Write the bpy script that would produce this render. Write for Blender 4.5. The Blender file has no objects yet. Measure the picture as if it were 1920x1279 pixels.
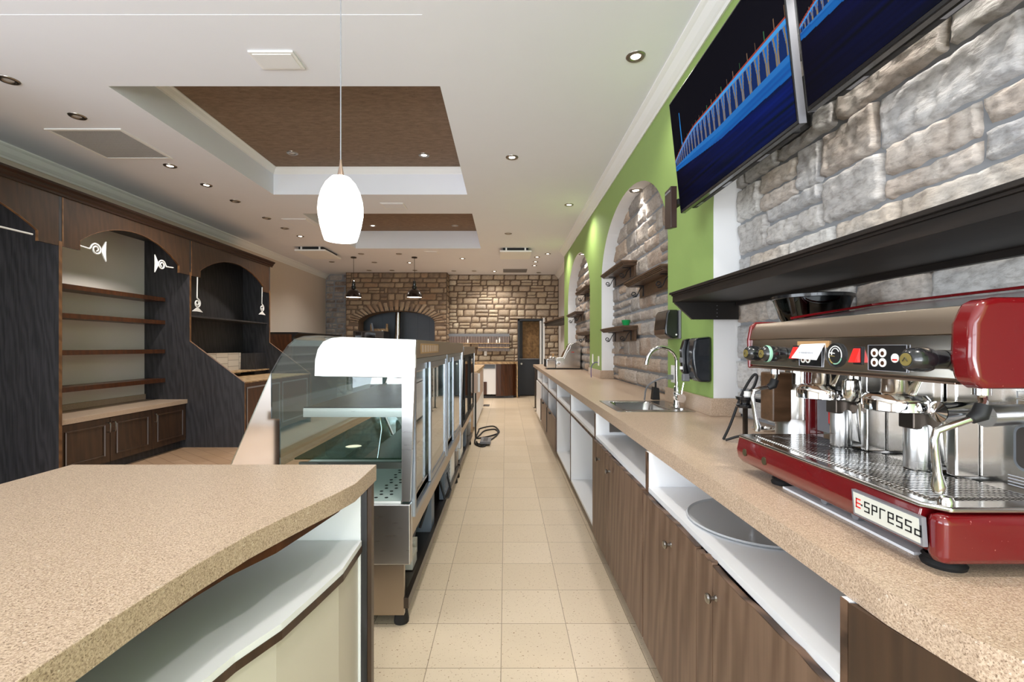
import bpy, bmesh, math, random
from mathutils import Vector, Matrix, noise
SC = bpy.context.scene
COL = SC.collection
R = math.radians
F, CXP, CYP, EYE = 866.0, 948.0, 650.0, 1.32      # focal length in pixels, vanishing point, eye height

# ------------------------------------------------------------------ camera
cd = bpy.data.cameras.new('camera')
cam = bpy.data.objects.new('camera', cd)
COL.objects.link(cam)
cam.location = (0, 0, EYE)
cam.rotation_euler = (R(90), 0, 0)
cd.sensor_width = 36
cd.lens = F / 1920 * 36
cd.shift_x = (960 - CXP) / 1920
cd.shift_y = (CYP - 639.5) / 1920
cd.clip_start = 0.02
SC.camera = cam
# ------------------------------------------------------------------ world, exposure
w = bpy.data.worlds.new('world')
SC.world = w
w.use_nodes = True
wb = w.node_tree.nodes['Background']
wb.inputs['Color'].default_value = (0.86, 0.92, 1, 1)
wb.inputs['Strength'].default_value = 1.0
vs = SC.view_settings
vs.view_transform = 'Standard'
vs.look = 'None'
vs.gamma = 1
vs.exposure = 0.05
vs.use_curve_mapping = False
SC.cycles.transparent_max_bounces = 32

def area(name, loc, rot, sx, sy, power, color):
    l = bpy.data.lights.new(name, 'AREA')
    l.shape = 'RECTANGLE'
    l.size, l.size_y, l.energy, l.color = sx, sy, power, color
    o = bpy.data.objects.new(name, l)
    COL.objects.link(o)
    o.location, o.rotation_euler = loc, rot
    return o
# daylight coming in through the shop windows behind the camera
DAY = (0.84, 0.915, 1.0)
area('window_daylight', (-1.72, -3.75, 1.6), (R(90), 0, 0), 1.9, 2.4, 125, DAY)
area('window_daylight', (0.3, -3.75, 1.6), (R(90), 0, 0), 1.9, 2.4, 125, DAY)
# added fill lamp tilted up to lift the ceiling, as if off pavement
area('ceiling_lift_fill', (-.8, -4.3, .25), (R(128), 0, 0), 3.6, 1.6, 260, (1, .98, .95))
# side window in the left wall, out of the frame
area('window_daylight', (-5.0, -.75, 1.7), (R(90), 0, R(-90)), 4.6, 2.0, 220, DAY)

def spot(loc, power, ang=95, color=(1, .80, .58), tgt=None, size=.05, blend=.6):
    l = bpy.data.lights.new('downlight_or_fill', 'SPOT')
    l.energy, l.color, l.spot_size, l.spot_blend, l.shadow_soft_size = power, color, R(ang), blend, size
    o = bpy.data.objects.new('downlight_or_fill', l)
    COL.objects.link(o)
    o.location = loc
    d = Vector(tgt) - Vector(loc) if tgt else Vector((0, 0, -1))
    o.rotation_euler = d.to_track_quat('-Z', 'Y').to_euler()
    return o

# ------------------------------------------------------------------ materials
def lin(c):
    return tuple((x / 12.92 if x <= .04045 else ((x + .055) / 1.055) ** 2.4) for x in c[:3]) + (1,)
def hexc(h):
    return lin(tuple(int(h[i:i + 2], 16) / 255 for i in (0, 2, 4)))
class NT:
    def __init__(s, name):
        s.m = bpy.data.materials.new(name)
        s.m.use_nodes = True
        s.t = s.m.node_tree
        s.b = s.t.nodes['Principled BSDF']
        s.out = s.t.nodes['Material Output']
        s._c = None
    def n(s, ty, ins=None, **kw):
        nd = s.t.nodes.new(ty)
        for k, v in kw.items(): setattr(nd, k, v)
        for k, v in (ins or {}).items():
            if isinstance(v, bpy.types.NodeSocket): s.t.links.new(v, nd.inputs[k])
            else: nd.inputs[k].default_value = v
        return nd
    def link(s, a, b): s.t.links.new(a, b)
    def coord(s, scale=(1, 1, 1), rot=(0, 0, 0), loc=(0, 0, 0), kind='Object'):
        if s._c is None: s._c = s.t.nodes.new('ShaderNodeTexCoord')
        mp = s.n('ShaderNodeMapping', {'Vector': s._c.outputs[kind], 'Scale': scale, 'Rotation': rot, 'Location': loc})
        return mp.outputs[0]
    def noise(s, vec, scale, detail=3, rough=.5):
        return s.n('ShaderNodeTexNoise', {'Vector': vec, 'Scale': scale, 'Detail': detail, 'Roughness': rough}).outputs['Fac']
    def ramp(s, fac, stops):
        r = s.n('ShaderNodeValToRGB', {'Fac': fac})
        e = r.color_ramp.elements
        while len(e) < len(stops): e.new(.5)
        for i, (p, c) in enumerate(stops):
            e[i].position = p
            e[i].color = c
        return r.outputs[0]
    def mix(s, fac, a, b, mode='MIX'):
        nd = s.t.nodes.new('ShaderNodeMix')
        nd.data_type = 'RGBA'
        nd.blend_type = mode
        for idx, v in ((0, fac), (6, a), (7, b)):
            if isinstance(v, bpy.types.NodeSocket): s.t.links.new(v, nd.inputs[idx])
            else: nd.inputs[idx].default_value = v
        return nd.outputs[2]
    def set(s, **kw):
        for k, v in kw.items():
            k = {'color': 'Base Color', 'rough': 'Roughness', 'metal': 'Metallic', 'coat': 'Coat Weight', 'spec': 'Specular IOR Level',
                 'ecol': 'Emission Color', 'estr': 'Emission Strength', 'trans': 'Transmission Weight', 'alpha': 'Alpha'}.get(k, k)
            if isinstance(v, bpy.types.NodeSocket): s.link(v, s.b.inputs[k])
            else: s.b.inputs[k].default_value = v
        return s
    def bump(s, h, strength=.3, dist=.01):
        b = s.n('ShaderNodeBump', {'Height': h, 'Strength': strength, 'Distance': dist})
        s.link(b.outputs[0], s.b.inputs['Normal'])
BW = [(0, (0, 0, 0, 1)), (1, (1, 1, 1, 1))]
M = {}
def plain(name, col, rough=.5, metal=0, coat=0, var=.0, spec=.5):
    n = NT(name)
    c = hexc(col)
    if var:
        f = n.noise(n.coord(), 6, 4)
        d = tuple(x * (1 - var) for x in c[:3]) + (1,)
        n.set(color=n.mix(f, d, c))
    else: n.set(color=c)
    n.set(rough=rough, metal=metal, coat=coat, spec=spec)
    M[name] = n.m
    return n
plain('ceiling_paint', 'ECEEF4', .85, var=.02)
plain('white_trim', 'F0F0EE', .55)
plain('white_reveal', 'ECECEC', .7, var=.02)
plain('left_wall_paint', 'D8CBBE', .8, var=.03)
plain('grey_wall_paint', 'D9D5D0', .8, var=.03)
plain('green_paint', '92AE62', .55, var=.05)
plain('white_melamine', 'EFF0F2', .35, var=.01)
plain('beige_melamine', 'D2CABD', .4)
plain('dark_brown_plastic', '35251F', .35)
plain('grille_grey', 'B4B4B4', .6)
plain('plate_grey', 'CFCFC4', .5)
plain('white_wall', 'E8E1DA', .7)
plain('black_plastic', '141518', .22, coat=.3)
plain('navy_black', '151B22', .22, coat=.5)
plain('matte_black', '101012', .6)
plain('black_wood', '1A1715', .42, var=.3)
plain('black_iron', '15171B', .45, metal=.3)
plain('grey_plastic', '77787C', .4)
plain('white_plastic', 'F2F1EC', .35)
plain('red_plastic', 'D8201C', .3, coat=.3)
plain('green_plastic', '1FA055', .35)
plain('mint_plastic', '88B8A0', .4)
plain('gold_badge', 'A09055', .35, metal=.6)
plain('dark_badge', '3A3520', .5)
plain('pale_pink_wood', 'C9B0A0', .5, var=.1)
plain('dark_steel', '5A534E', .32, metal=1)
plain('blue_grey_panel', '6E7884', .5, var=.1)
plain('dark_door', '20242A', .5, var=.1)
plain('shade_bronze', '2A201B', .25, metal=.5, coat=.4)
plain('shade_inside', 'F6E8D8', .5)
plain('white_paper', 'F8F8F8', .8)
plain('grey_ink', 'B0B2B8', .8)
plain('purple_cable', '5A4C8C', .5)
plain('white_insulation', 'DCD8CC', .7)
plain('toe_kick', '4A3A2E', .6, var=.2)
plain('tape_brown', 'B08A5E', .6)
plain('grey_metal_paint', 'C2C5C8', .35, metal=.12)
plain('silver_frame', '9A9CA4', .35, metal=.6)
plain('nickel', '9A9690', .28, metal=1)
plain('satin_bronze', 'A58F80', .35, metal=1)
plain('socket_dark', '35302C', .6)

def metal(name, col, rough, streak=0, axis=(1, 1, 1)):
    n = NT(name)
    n.set(color=hexc(col), metal=1.0, rough=rough)
    if streak:
        f = n.noise(n.coord(tuple(8 if a_ > 5 else .4 for a_ in axis)), 12, 2)
        r = n.n('ShaderNodeMapRange', {'Value': f, 'To Min': rough * .94, 'To Max': rough * 1.06}).outputs[0]
        n.set(rough=r)
    M[name] = n.m
metal('chrome', 'E8E8EA', .06)
metal('brushed_steel', 'C9C9C9', .28, .08, (1, 1, 14))
metal('brushed_steel_flat', 'C6C8CA', .25, .08, (14, 1, 1))
metal('warm_steel', 'AFA294', .30, .08, (1, 14, 14))
metal('polished_steel', 'D5D3D0', .14, .03, (2, 2, 10))
metal('mirror_steel', 'E6E8EC', .08)
metal('aluminium', 'A9B0BA', .35)
metal('sink_steel', 'BDBDBB', .22, .06, (1, 1, 10))

def glass(name, tint, ior=1.5, rough=.0, dens=0.06):
    n = NT(name)
    tr = n.n('ShaderNodeBsdfTransparent', {'Color': hexc(tint)})
    gl = n.n('ShaderNodeBsdfGlossy', {'Color': (.95, .97, 1, 1), 'Roughness': rough})
    # a thin pane: the far face reflects like the near one
    ge = n.n('ShaderNodeNewGeometry')
    io = n.n('ShaderNodeMapRange', {'Value': ge.outputs['Backfacing'], 'To Min': ior, 'To Max': 1 / ior}).outputs[0]
    fr = n.n('ShaderNodeFresnel', {'IOR': io})
    ad = n.n('ShaderNodeMath', {0: fr.outputs[0], 1: dens}, operation='ADD', use_clamp=True)
    mx = n.n('ShaderNodeMixShader', {0: ad.outputs[0], 1: tr.outputs[0], 2: gl.outputs[0]})
    n.link(mx.outputs[0], n.out.inputs[0])
    M[name] = n.m
glass('case_glass', 'F4F9F7', 1.45, .01, .0)
glass('front_case_glass', 'EAF2F0', 1.5, .01, .02)
glass('green_glass', 'A9BDB0', 1.6, .01, .05)
glass('door_glass', 'D8DCD8', 1.6, .01, .06)
glass('smoke_plastic', '3A2A22', 1.5, .03, .03)

def emit(name, col, strength, base='FFFFFF'):
    n = NT(name)
    n.set(color=hexc(base), ecol=hexc(col), estr=strength, rough=.4)
    M[name] = n.m
    return n
emit('lamp_on', 'FFF1DC', 14)
emit('lamp_off', 'FFFFFF', 0.0, 'B8B4AE')
emit('warm_bulb', 'FFE2C8', 6)
n = NT('glass_shade')
f = n.noise(n.coord((6, 6, 6)), 1.6, 3)
n.set(color=hexc('FFFAF0'), rough=.2, ecol=n.mix(f, hexc('FFF6EA'), hexc('FFFFFF')), estr=5)
M['glass_shade'] = n.m

# countertop laminate: fine tan and grey speckle
n = NT('speckled_laminate')
c = n.coord()
f1 = n.noise(c, 260, 2, .6)
f2 = n.noise(c, 420, 2, .6)
f3 = n.noise(c, 170, 2, .6)
col = n.mix(n.ramp(f1, [(.38, (0, 0, 0, 1)), (.62, (1, 1, 1, 1))]), hexc('AC947E'), hexc('CDB69F'))
col = n.mix(n.ramp(f2, [(.57, (0, 0, 0, 1)), (.64, (1, 1, 1, 1))]), col, hexc('7C6654'))
col = n.mix(n.ramp(f3, [(.67, (0, 0, 0, 1)), (.73, (1, 1, 1, 1))]), col, hexc('DACCBC'))
n.set(color=col, rough=.33)
M['speckled_laminate'] = n.m

def wood(name, c1, c2, rough, stretch=(30, 30, 1.4), sc=3.0, fig=.5, coat=0):
    n = NT(name)
    v = n.coord(stretch)
    f = n.noise(v, sc, 4, .55)
    wv = n.n('ShaderNodeTexWave', {'Vector': n.coord(tuple(x / 12 if x > 5 else x * .35 for x in stretch)), 'Scale': 4.0, 'Distortion': 9.0, 'Detail': 2, 'Detail Scale': 1.2}, wave_type='BANDS', bands_direction='DIAGONAL')
    g = n.mix(fig, f, wv.outputs['Fac'])
    n.set(color=n.mix(n.ramp(g, [(.25, (0, 0, 0, 1)), (.75, (1, 1, 1, 1))]), hexc(c1), hexc(c2)), rough=rough, coat=coat)
    n.bump(f, .08, .002)
    M[name] = n.m
wood('dark_shaded_oak', '232325', '3E3C3F', .45, (26, 26, 1.0), 3, .25)  # dark laminate tone, partly shade on the cabinet wood put into the colour
wood('brown_cabinet', '33241A', '4A3424', .38, (20, 20, 1.0), 2.5, .2, .1)  # browner copy of that wood, warm light on the fronts tinted in
wood('cornice_wood', '221109', '32190E', .35, (4, 1, 30), 2.5, .2)
wood('edge_band', '5E4028', '7A5636', .45, (3, 3, 3), 2)
wood('brown_door', '5C4435', '7B6250', .45, (22, 22, .9), 2.6, .35)
wood('mantel_brown', '43301F', '5F4632', .38, (3, 22, 22), 2.6, .2)
wood('mantel_dark', '120E0C', '1F1814', .5, (10, 1.2, 30), 2.6, .3)
wood('curved_brown', '3A2010', '542F18', .35, (20, 20, 1), 2.2, .3)
wood('door_edge', '35241A', '6C5240', .5, (14, 3, 14), 3)
wood('tan_board', '9C7F5C', 'C2A47C', .55, (12, 12, 12), 4)

# VCT floor
n = NT('vinyl_tile')
c = n.coord(loc=(.019 + .305 * 40, -1.8955 + .305 * 40, 0))
br = n.n('ShaderNodeTexBrick', {'Vector': c, 'Scale': 1.0, 'Mortar Size': .0016, 'Mortar Smooth': .1, 'Bias': 0, 'Brick Width': .305, 'Row Height': .305,
         'Color1': (0, 0, 0, 1), 'Color2': (1, 1, 1, 1), 'Mortar': (.5, .5, .5, 1)}, offset=0.0, squash=1.0)
base = n.mix(br.outputs['Color'], hexc('D2BFA5'), hexc('DBC9B1'))
c2 = n.coord((1, 1.5, 1), (0, 0, .5))
s1 = n.noise(c2, 75, 2, .55)
s2 = n.noise(n.coord((1.6, 1, 1), (0, 0, -.4), (3, 1, 0)), 95, 2, .5)
big = n.noise(n.coord(), 1.3, 4)
base = n.mix(n.ramp(big, [(.35, (0, 0, 0, 1)), (.75, (.5, .5, .5, 1))]), base, hexc('CEBB9E'))
base = n.mix(n.ramp(s1, [(.665, (0, 0, 0, 1)), (.69, (1, 1, 1, 1))]), base, hexc('86623F'))
base = n.mix(n.ramp(s2, [(.67, (0, 0, 0, 1)), (.70, (.8, .8, .8, 1))]), base, hexc('A68E72'))
base = n.mix(br.outputs['Fac'], base, hexc('8A7862'))
n.set(color=base, rough=.34)
M['vinyl_tile'] = n.m
# plank tile floor
n = NT('plank_tile')
c = n.coord(rot=(0, 0, R(38)))
br = n.n('ShaderNodeTexBrick', {'Vector': c, 'Scale': 1.0, 'Mortar Size': .003, 'Brick Width': .6, 'Row Height': .15,
         'Color1': hexc('AE8E70'), 'Color2': hexc('BFA084'), 'Mortar': hexc('6E5440')}, offset=.5)
g = n.noise(n.coord((3, 20, 1), (0, 0, R(38))), 3, 4)
n.set(color=n.mix(n.ramp(g, [(.3, (0, 0, 0, 1)), (.8, (.5, .5, .5, 1))]), br.outputs['Color'], hexc('A07A58')), rough=.35)
M['plank_tile'] = n.m
# cork coloured ceiling covering inside the coffers
n = NT('cork_covering')
f = n.noise(n.coord((1, 3, 1)), 9, 6, .7)
g = n.noise(n.coord((1, 2.5, 1)), 34, 3, .6)
col = n.mix(n.ramp(f, [(.35, (0, 0, 0, 1)), (.7, (1, 1, 1, 1))]), hexc('75604E'), hexc('8F7A66'))
col = n.mix(n.ramp(g, [(.66, (0, 0, 0, 1)), (.72, (1, 1, 1, 1))]), col, hexc('4E3826'))
n.set(color=col, rough=.8)
M['cork_covering'] = n.m
# stone with a tint per stone
def stone_mat(name, patch, bump=.5):
    n = NT(name)
    at = n.n('ShaderNodeVertexColor', layer_name='tint')
    c = n.coord()
    a = n.noise(c, 5, 6, .6)
    b = n.noise(n.coord((1, 1, 2.4)), 26, 5, .65)
    col = n.mix(n.ramp(a, [(.42, (0, 0, 0, 1)), (.72, (.75, .75, .75, 1))]), at.outputs[0], hexc(patch))
    col = n.mix(n.ramp(b, [(.3, (.55, .55, .55, 1)), (.55, (0, 0, 0, 1))]), col, hexc('6F655C'))
    n.set(color=col, rough=.82)
    n.bump(b, bump, .012)
    M[name] = n.m
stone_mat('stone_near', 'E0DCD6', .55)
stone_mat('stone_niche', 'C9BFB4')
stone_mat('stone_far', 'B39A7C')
plain('mortar_grey', '8E9093', .9, var=.15)
plain('mortar_brown', '6E5C4C', .9, var=.2)
n = NT('wall_tile')
br = n.n('ShaderNodeTexBrick', {'Vector': n.coord(rot=(0, R(90), 0)), 'Scale': 1.0, 'Mortar Size': .004, 'Brick Width': .10, 'Row Height': .3,
         'Color1': hexc('CFC4B6'), 'Color2': hexc('D8CFC3'), 'Mortar': hexc('8E8478')})
n.set(color=br.outputs['Color'], rough=.4)
M['wall_tile'] = n.m
# red lacquer
n = NT('red_lacquer')
f = n.noise(n.coord(), 180, 2, .5)
n.set(color=n.mix(n.ramp(f, [(.72, (0, 0, 0, 1)), (.78, (1, 1, 1, 1))]), hexc('680B10'), hexc('A05A58')), rough=.22, coat=.8)
M['red_lacquer'] = n.m
n = NT('osb')
f = n.noise(n.coord((1, 1, 1)), 14, 5, .7)
n.set(color=n.mix(n.ramp(f, [(.35, (0, 0, 0, 1)), (.65, (1, 1, 1, 1))]), hexc('5C4428'), hexc('8C6C44')), rough=.8)
M['osb'] = n.m
def screen_mat():
    n = NT('screen_picture')
    at = n.n('ShaderNodeVertexColor', layer_name='picture')
    n.set(color=(.004, .004, .006, 1), rough=.06, spec=.03, IOR=1.12, ecol=at.outputs[0], estr=1.0)
    M['screen_picture'] = n.m
screen_mat()

# ------------------------------------------------------------------ mesh builder
OFF = {}
class MB:
    def __init__(s):
        s.bm = bmesh.new()
        s.smooth = False
    def _faces(s, vs, fs, mi=0):
        vv = [s.bm.verts.new(v) for v in vs]
        for f in fs:
            try:
                fc = s.bm.faces.new([vv[i] for i in f])
                fc.material_index = mi
            except ValueError: pass
        return vv
    def box(s, x0, x1, y0, y1, z0, z1, mi=0):
        x0, x1 = min(x0, x1), max(x0, x1); y0, y1 = min(y0, y1), max(y0, y1); z0, z1 = min(z0, z1), max(z0, z1)
        v = [(x0, y0, z0), (x1, y0, z0), (x1, y1, z0), (x0, y1, z0), (x0, y0, z1), (x1, y0, z1), (x1, y1, z1), (x0, y1, z1)]
        s._faces(v, [(0, 3, 2, 1), (4, 5, 6, 7), (0, 1, 5, 4), (1, 2, 6, 5), (2, 3, 7, 6), (3, 0, 4, 7)], mi)
        return s
    def quad(s, a, b, c, d, mi=0):
        s._faces([a, b, c, d], [(0, 1, 2, 3)], mi)
        return s
    def prism(s, pts, ax, a0, a1, mi=0):
        """closed 2-D outline extruded along axis ax ('x','y','z')"""
        def P(p, a):
            return {'x': (a, p[0], p[1]), 'y': (p[0], a, p[1]), 'z': (p[0], p[1], a)}[ax]
        n = len(pts)
        v = [P(p, a0) for p in pts] + [P(p, a1) for p in pts]
        fs = [tuple(range(n - 1, -1, -1)), tuple(range(n, 2 * n))] + [(i, (i + 1) % n, n + (i + 1) % n, n + i) for i in range(n)]
        s._faces(v, fs, mi)
        return s
    def sweep_open(s, pts, ax, a0, a1, mi=0, th=.004):
        """an open 2-D curve given a thickness and extruded"""
        out = []
        for i, p in enumerate(pts):
            a = pts[max(i - 1, 0)]; b = pts[min(i + 1, len(pts) - 1)]
            d = math.hypot(b[0] - a[0], b[1] - a[1]) or 1
            out.append((p[0] - (b[1] - a[1]) / d * th, p[1] + (b[0] - a[0]) / d * th))
        return s.prism(list(pts) + out[::-1], ax, a0, a1, mi)
    def cyl(s, p0, p1, r0, r1=None, n=24, mi=0, cap=True):
        r1 = r0 if r1 is None else r1
        p0, p1 = Vector(p0), Vector(p1)
        d = (p1 - p0).normalized()
        q = d.to_track_quat('Z', 'Y')
        v = []
        for p, r in ((p0, r0), (p1, r1)):
            for i in range(n):
                a = 2 * math.pi * i / n
                v.append(tuple(p + q @ Vector((r * math.cos(a), r * math.sin(a), 0))))
        fs = [(i, (i + 1) % n, n + (i + 1) % n, n + i) for i in range(n)]
        if cap: fs += [tuple(range(n - 1, -1, -1)), tuple(range(n, 2 * n))]
        s._faces(v, fs, mi)
        s.smooth = True
        return s
    def lathe(s, prof, c, axis=(0, 0, 1), n=32, mi=0):
        """prof: list of (radius, height) revolved round axis at c"""
        q = Vector(axis).normalized().to_track_quat('Z', 'Y')
        c = Vector(c)
        v, fs = [], []
        for r, h in prof:
            for i in range(n):
                a = 2 * math.pi * i / n
                v.append(tuple(c + q @ Vector((max(r, 1e-5) * math.cos(a), max(r, 1e-5) * math.sin(a), h))))
        for k in range(len(prof) - 1):
            for i in range(n):
                fs.append((k * n + i, k * n + (i + 1) % n, (k + 1) * n + (i + 1) % n, (k + 1) * n + i))
        s._faces(v, fs, mi)
        s.smooth = True
        return s
    def tube(s, pts, r, n=10, mi=0, cap=True):
        pts = [Vector(p) for p in pts]
        rr = r if isinstance(r, (list, tuple)) else [r] * len(pts)
        v, fs = [], []
        up = None
        for i, p in enumerate(pts):
            d = (pts[min(i + 1, len(pts) - 1)] - pts[max(i - 1, 0)]).normalized()
            if up is None: up = d.orthogonal().normalized()
            up = (up - d * up.dot(d)).normalized()
            w_ = d.cross(up)
            for k in range(n):
                a = 2 * math.pi * k / n
                v.append(tuple(p + (up * math.cos(a) + w_ * math.sin(a)) * rr[i]))
        for i in range(len(pts) - 1):
            for k in range(n):
                fs.append((i * n + k, i * n + (k + 1) % n, (i + 1) * n + (k + 1) % n, (i + 1) * n + k))
        if cap: fs += [tuple(range(n - 1, -1, -1)), tuple(range((len(pts) - 1) * n, len(pts) * n))]
        s._faces(v, fs, mi)
        s.smooth = True
        return s
    def build(s, name, mats, parent=None, bevel=0, world=False):
        me = bpy.data.meshes.new(name)
        bmesh.ops.recalc_face_normals(s.bm, faces=s.bm.faces)
        if world: off = Vector((0, 0, 0))
        elif parent is not None: off = OFF[parent.name]
        else:
            xs = [v.co for v in s.bm.verts]
            off = Vector(((min(v.x for v in xs) + max(v.x for v in xs)) / 2, (min(v.y for v in xs) + max(v.y for v in xs)) / 2, min(v.z for v in xs)))
        for v in s.bm.verts: v.co -= off
        s.bm.to_mesh(me)
        s.bm.free()
        for m_ in ([mats] if isinstance(mats, str) else mats): me.materials.append(M[m_])
        if s.smooth or bevel:
            for p in me.polygons: p.use_smooth = True
            me.set_sharp_from_angle(angle=R(35))
        o = bpy.data.objects.new(name, me)
        COL.objects.link(o)
        if parent is not None:
            o.parent = parent
        else: o.location = off
        OFF[o.name] = off
        if bevel:
            b = o.modifiers.new('bevel', 'BEVEL')
            b.width, b.segments, b.limit_method, b.angle_limit = bevel, 2, 'ANGLE', R(40)
            b.harden_normals = True
        return o
def tag(o, label, cat, group=None):
    o['label'] = label
    o['category'] = cat
    if group: o['group'] = group
    return o
def thing(name, loc, label, cat, group=None):
    o = bpy.data.objects.new(name, None)
    COL.objects.link(o)
    o.location = loc
    o.empty_display_size = .05
    OFF[o.name] = Vector(loc)
    return tag(o, label, cat, group)
def struct(o):
    o['kind'] = 'structure'
    return o
def copy_tree(o, loc=None, parent=None):
    c = o.copy()
    COL.objects.link(c)
    if parent is not None: c.parent = parent
    if loc is not None: c.location = loc
    for ch in list(o.children): copy_tree(ch, None, c)
    return c
def px(x, y, Z=None, X=None, Y=None):
    """a pixel of the photo measured out on a plane of the room"""
    if Z is not None: Y = F * (EYE - Z) / (y - CYP)
    elif X is not None: Y = F * X / (x - CXP)
    return ((x - CXP) * Y / F, Y, EYE + (CYP - y) * Y / F)
def B(): return MB()
def arc(cx, cz, r, a0, a1, n, rz=None):
    rz = r if rz is None else rz
    return [(cx + r * math.cos(R(a0 + (a1 - a0) * i / n)), cz + rz * math.sin(R(a0 + (a1 - a0) * i / n))) for i in range(n + 1)]

# ------------------------------------------------------------------ dimensions of the room
XL, XR, XF = -4.75, 1.17, 1.40        # left wall, green wall, right wall past the green wall
YB, YF, YBR = -3.5, 12.2, 11.84       # window wall, far wall, oven breast
HC = 3.22
XS = 1.315                             # stone in the niches
CT = .93                               # counter top

# floors
b = B(); b.quad((-1.15, YB, 0), (XF, YB, 0), (XF, 13.6, 0), (-1.15, 13.6, 0))
struct(b.build('floor', 'vinyl_tile', world=True))
b = B(); b.quad((XL, YB, 0), (-1.15, YB, 0), (-1.15, 13.6, 0), (XL, 13.6, 0))
struct(b.build('floor', 'plank_tile', world=True))

# ceiling with coffers
xs = [XL - .1, -2.9, -.478, XF + .2]
ys = [YB - .1, .3, 2.645, 3.37, 5.77, 6.60, 8.94, 13.7]
b = B()
for i in range(3):
    for j in range(7):
        if i == 1 and j in (1, 3, 5): continue
        b.quad((xs[i], ys[j], HC), (xs[i + 1], ys[j], HC), (xs[i + 1], ys[j + 1], HC), (xs[i], ys[j + 1], HC))
for j, top in ((1, HC + .002), (3, 3.545), (5, 3.56)):
    x0, x1, y0, y1 = -2.9, -.478, ys[j], ys[j + 1]
    b.quad((x0, y0, HC), (x0, y1, HC), (x0, y1, top), (x0, y0, top))
    b.quad((x1, y0, HC), (x1, y0, top), (x1, y1, top), (x1, y1, HC))
    b.quad((x0, y0, HC), (x0, y0, top), (x1, y0, top), (x1, y0, HC))
    b.quad((x0, y1, HC), (x1, y1, HC), (x1, y1, top), (x0, y1, top))
    b.quad((x0, y0, top), (x0, y1, top), (x1, y1, top), (x1, y0, top), 0 if j == 1 else 1)
struct(b.build('ceiling', ['ceiling_paint', 'cork_covering'], world=True))
# mouldings
CR = [(0, 0), (0, -.115), (.012, -.118), (.02, -.10), (.03, -.092), (.05, -.07), (.075, -.03), (.088, -.022), (.10, -.012), (.10, 0)]
def crown(n, pts3, x, y0, y1, sgn, z=HC, prof=CR, k=1.0, mat='white_trim'):
    b = B(); b.prism([(x + sgn * p[0] * k, z + p[1] * k) for p in prof], 'y', y0, y1)
    return struct(b.build('trim_%d' % n, mat, world=True))
crown(1, None, XL, YB, YF, 1)
crown(2, None, XR, YB, 9.2, -1)
crown(3, None, XF, 9.2, YF, -1)
for k, (y0, y1, zt) in enumerate(((3.37, 5.77, 3.545), (6.60, 8.94, 3.56))):
    b = B()
    kk = .62
    b.prism([(-2.9 + p[0] * kk, zt + p[1] * kk) for p in CR], 'y', y0, y1)
    b.prism([(-.478 - p[0] * kk, zt + p[1] * kk) for p in CR], 'y', y0, y1)
    if k == 0:
        b.prism([(y0 + p[0] * kk, zt + p[1] * kk) for p in CR], 'x', -2.9, -.478)
        b.prism([(y1 - p[0] * kk, zt + p[1] * kk) for p in CR], 'x', -2.9, -.478)
    struct(b.build('trim_%d' % (4 + k), 'white_trim', world=True))

# walls
b = B(); b.quad((XL, 1.6, 0), (XL, 13.6, 0), (XL, 13.6, HC), (XL, 1.6, HC))
b.quad((XL, YB, 0), (XL, 1.6, 0), (XL, 1.6, .65), (XL, YB, .65)); b.quad((XL, YB, 2.75), (XL, 1.6, 2.75), (XL, 1.6, HC), (XL, YB, HC)); b.quad((XL, YB, .65), (XL, -3.1, .65), (XL, -3.1, 2.75), (XL, YB, 2.75))
struct(b.build('wall_left', 'left_wall_paint', world=True))
b = B()
b.quad((XF, 9.2, 0), (XF, 13.6, 0), (XF, 13.6, HC), (XF, 9.2, HC))
b.quad((XR, 9.2, 0), (XF, 9.2, 0), (XF, 9.2, HC), (XR, 9.2, HC))
struct(b.build('wall_right', 'grey_wall_paint', world=True))
# window wall behind the camera
b = B()
W0, W1, WZ0, WZ1 = -2.7, 1.3, .35, 2.85
b.box(XL, XF, YB - .15, YB, 0, WZ0)
b.box(XL, XF, YB - .15, YB, WZ1, HC)
for a, c_ in ((XL, W0), (-.80, -.60), (1.3, XF)): b.box(a, c_, YB - .15, YB, WZ0, WZ1)
struct(b.build('wall_back', 'white_wall', world=True))
for i, (a, c_) in enumerate(((W0, -.80), (-.60, 1.3))):
    b = B()
    for k in range(4):
        x = a + (c_ - a) * k / 3
        b.box(x - .03, x + .03, YB - .12, YB - .04, WZ0, WZ1)
    for z in (WZ0, 2.2, WZ1): b.box(a, c_, YB - .12, YB - .04, z - .03, z + .03)
    struct(b.build('window_%d' % (i + 1), 'matte_black', world=True))

b = B()
for k in range(4): b.box(XL - .12, XL - .04, -3.1 + 4.7 * k / 3 - .03, -3.1 + 4.7 * k / 3 + .03, .65, 2.75)
for z in (.65, 2.2, 2.75): b.box(XL - .12, XL - .04, -3.1, 1.6, z - .03, z + .03)
struct(b.build('window_3', 'matte_black', world=True))

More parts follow.
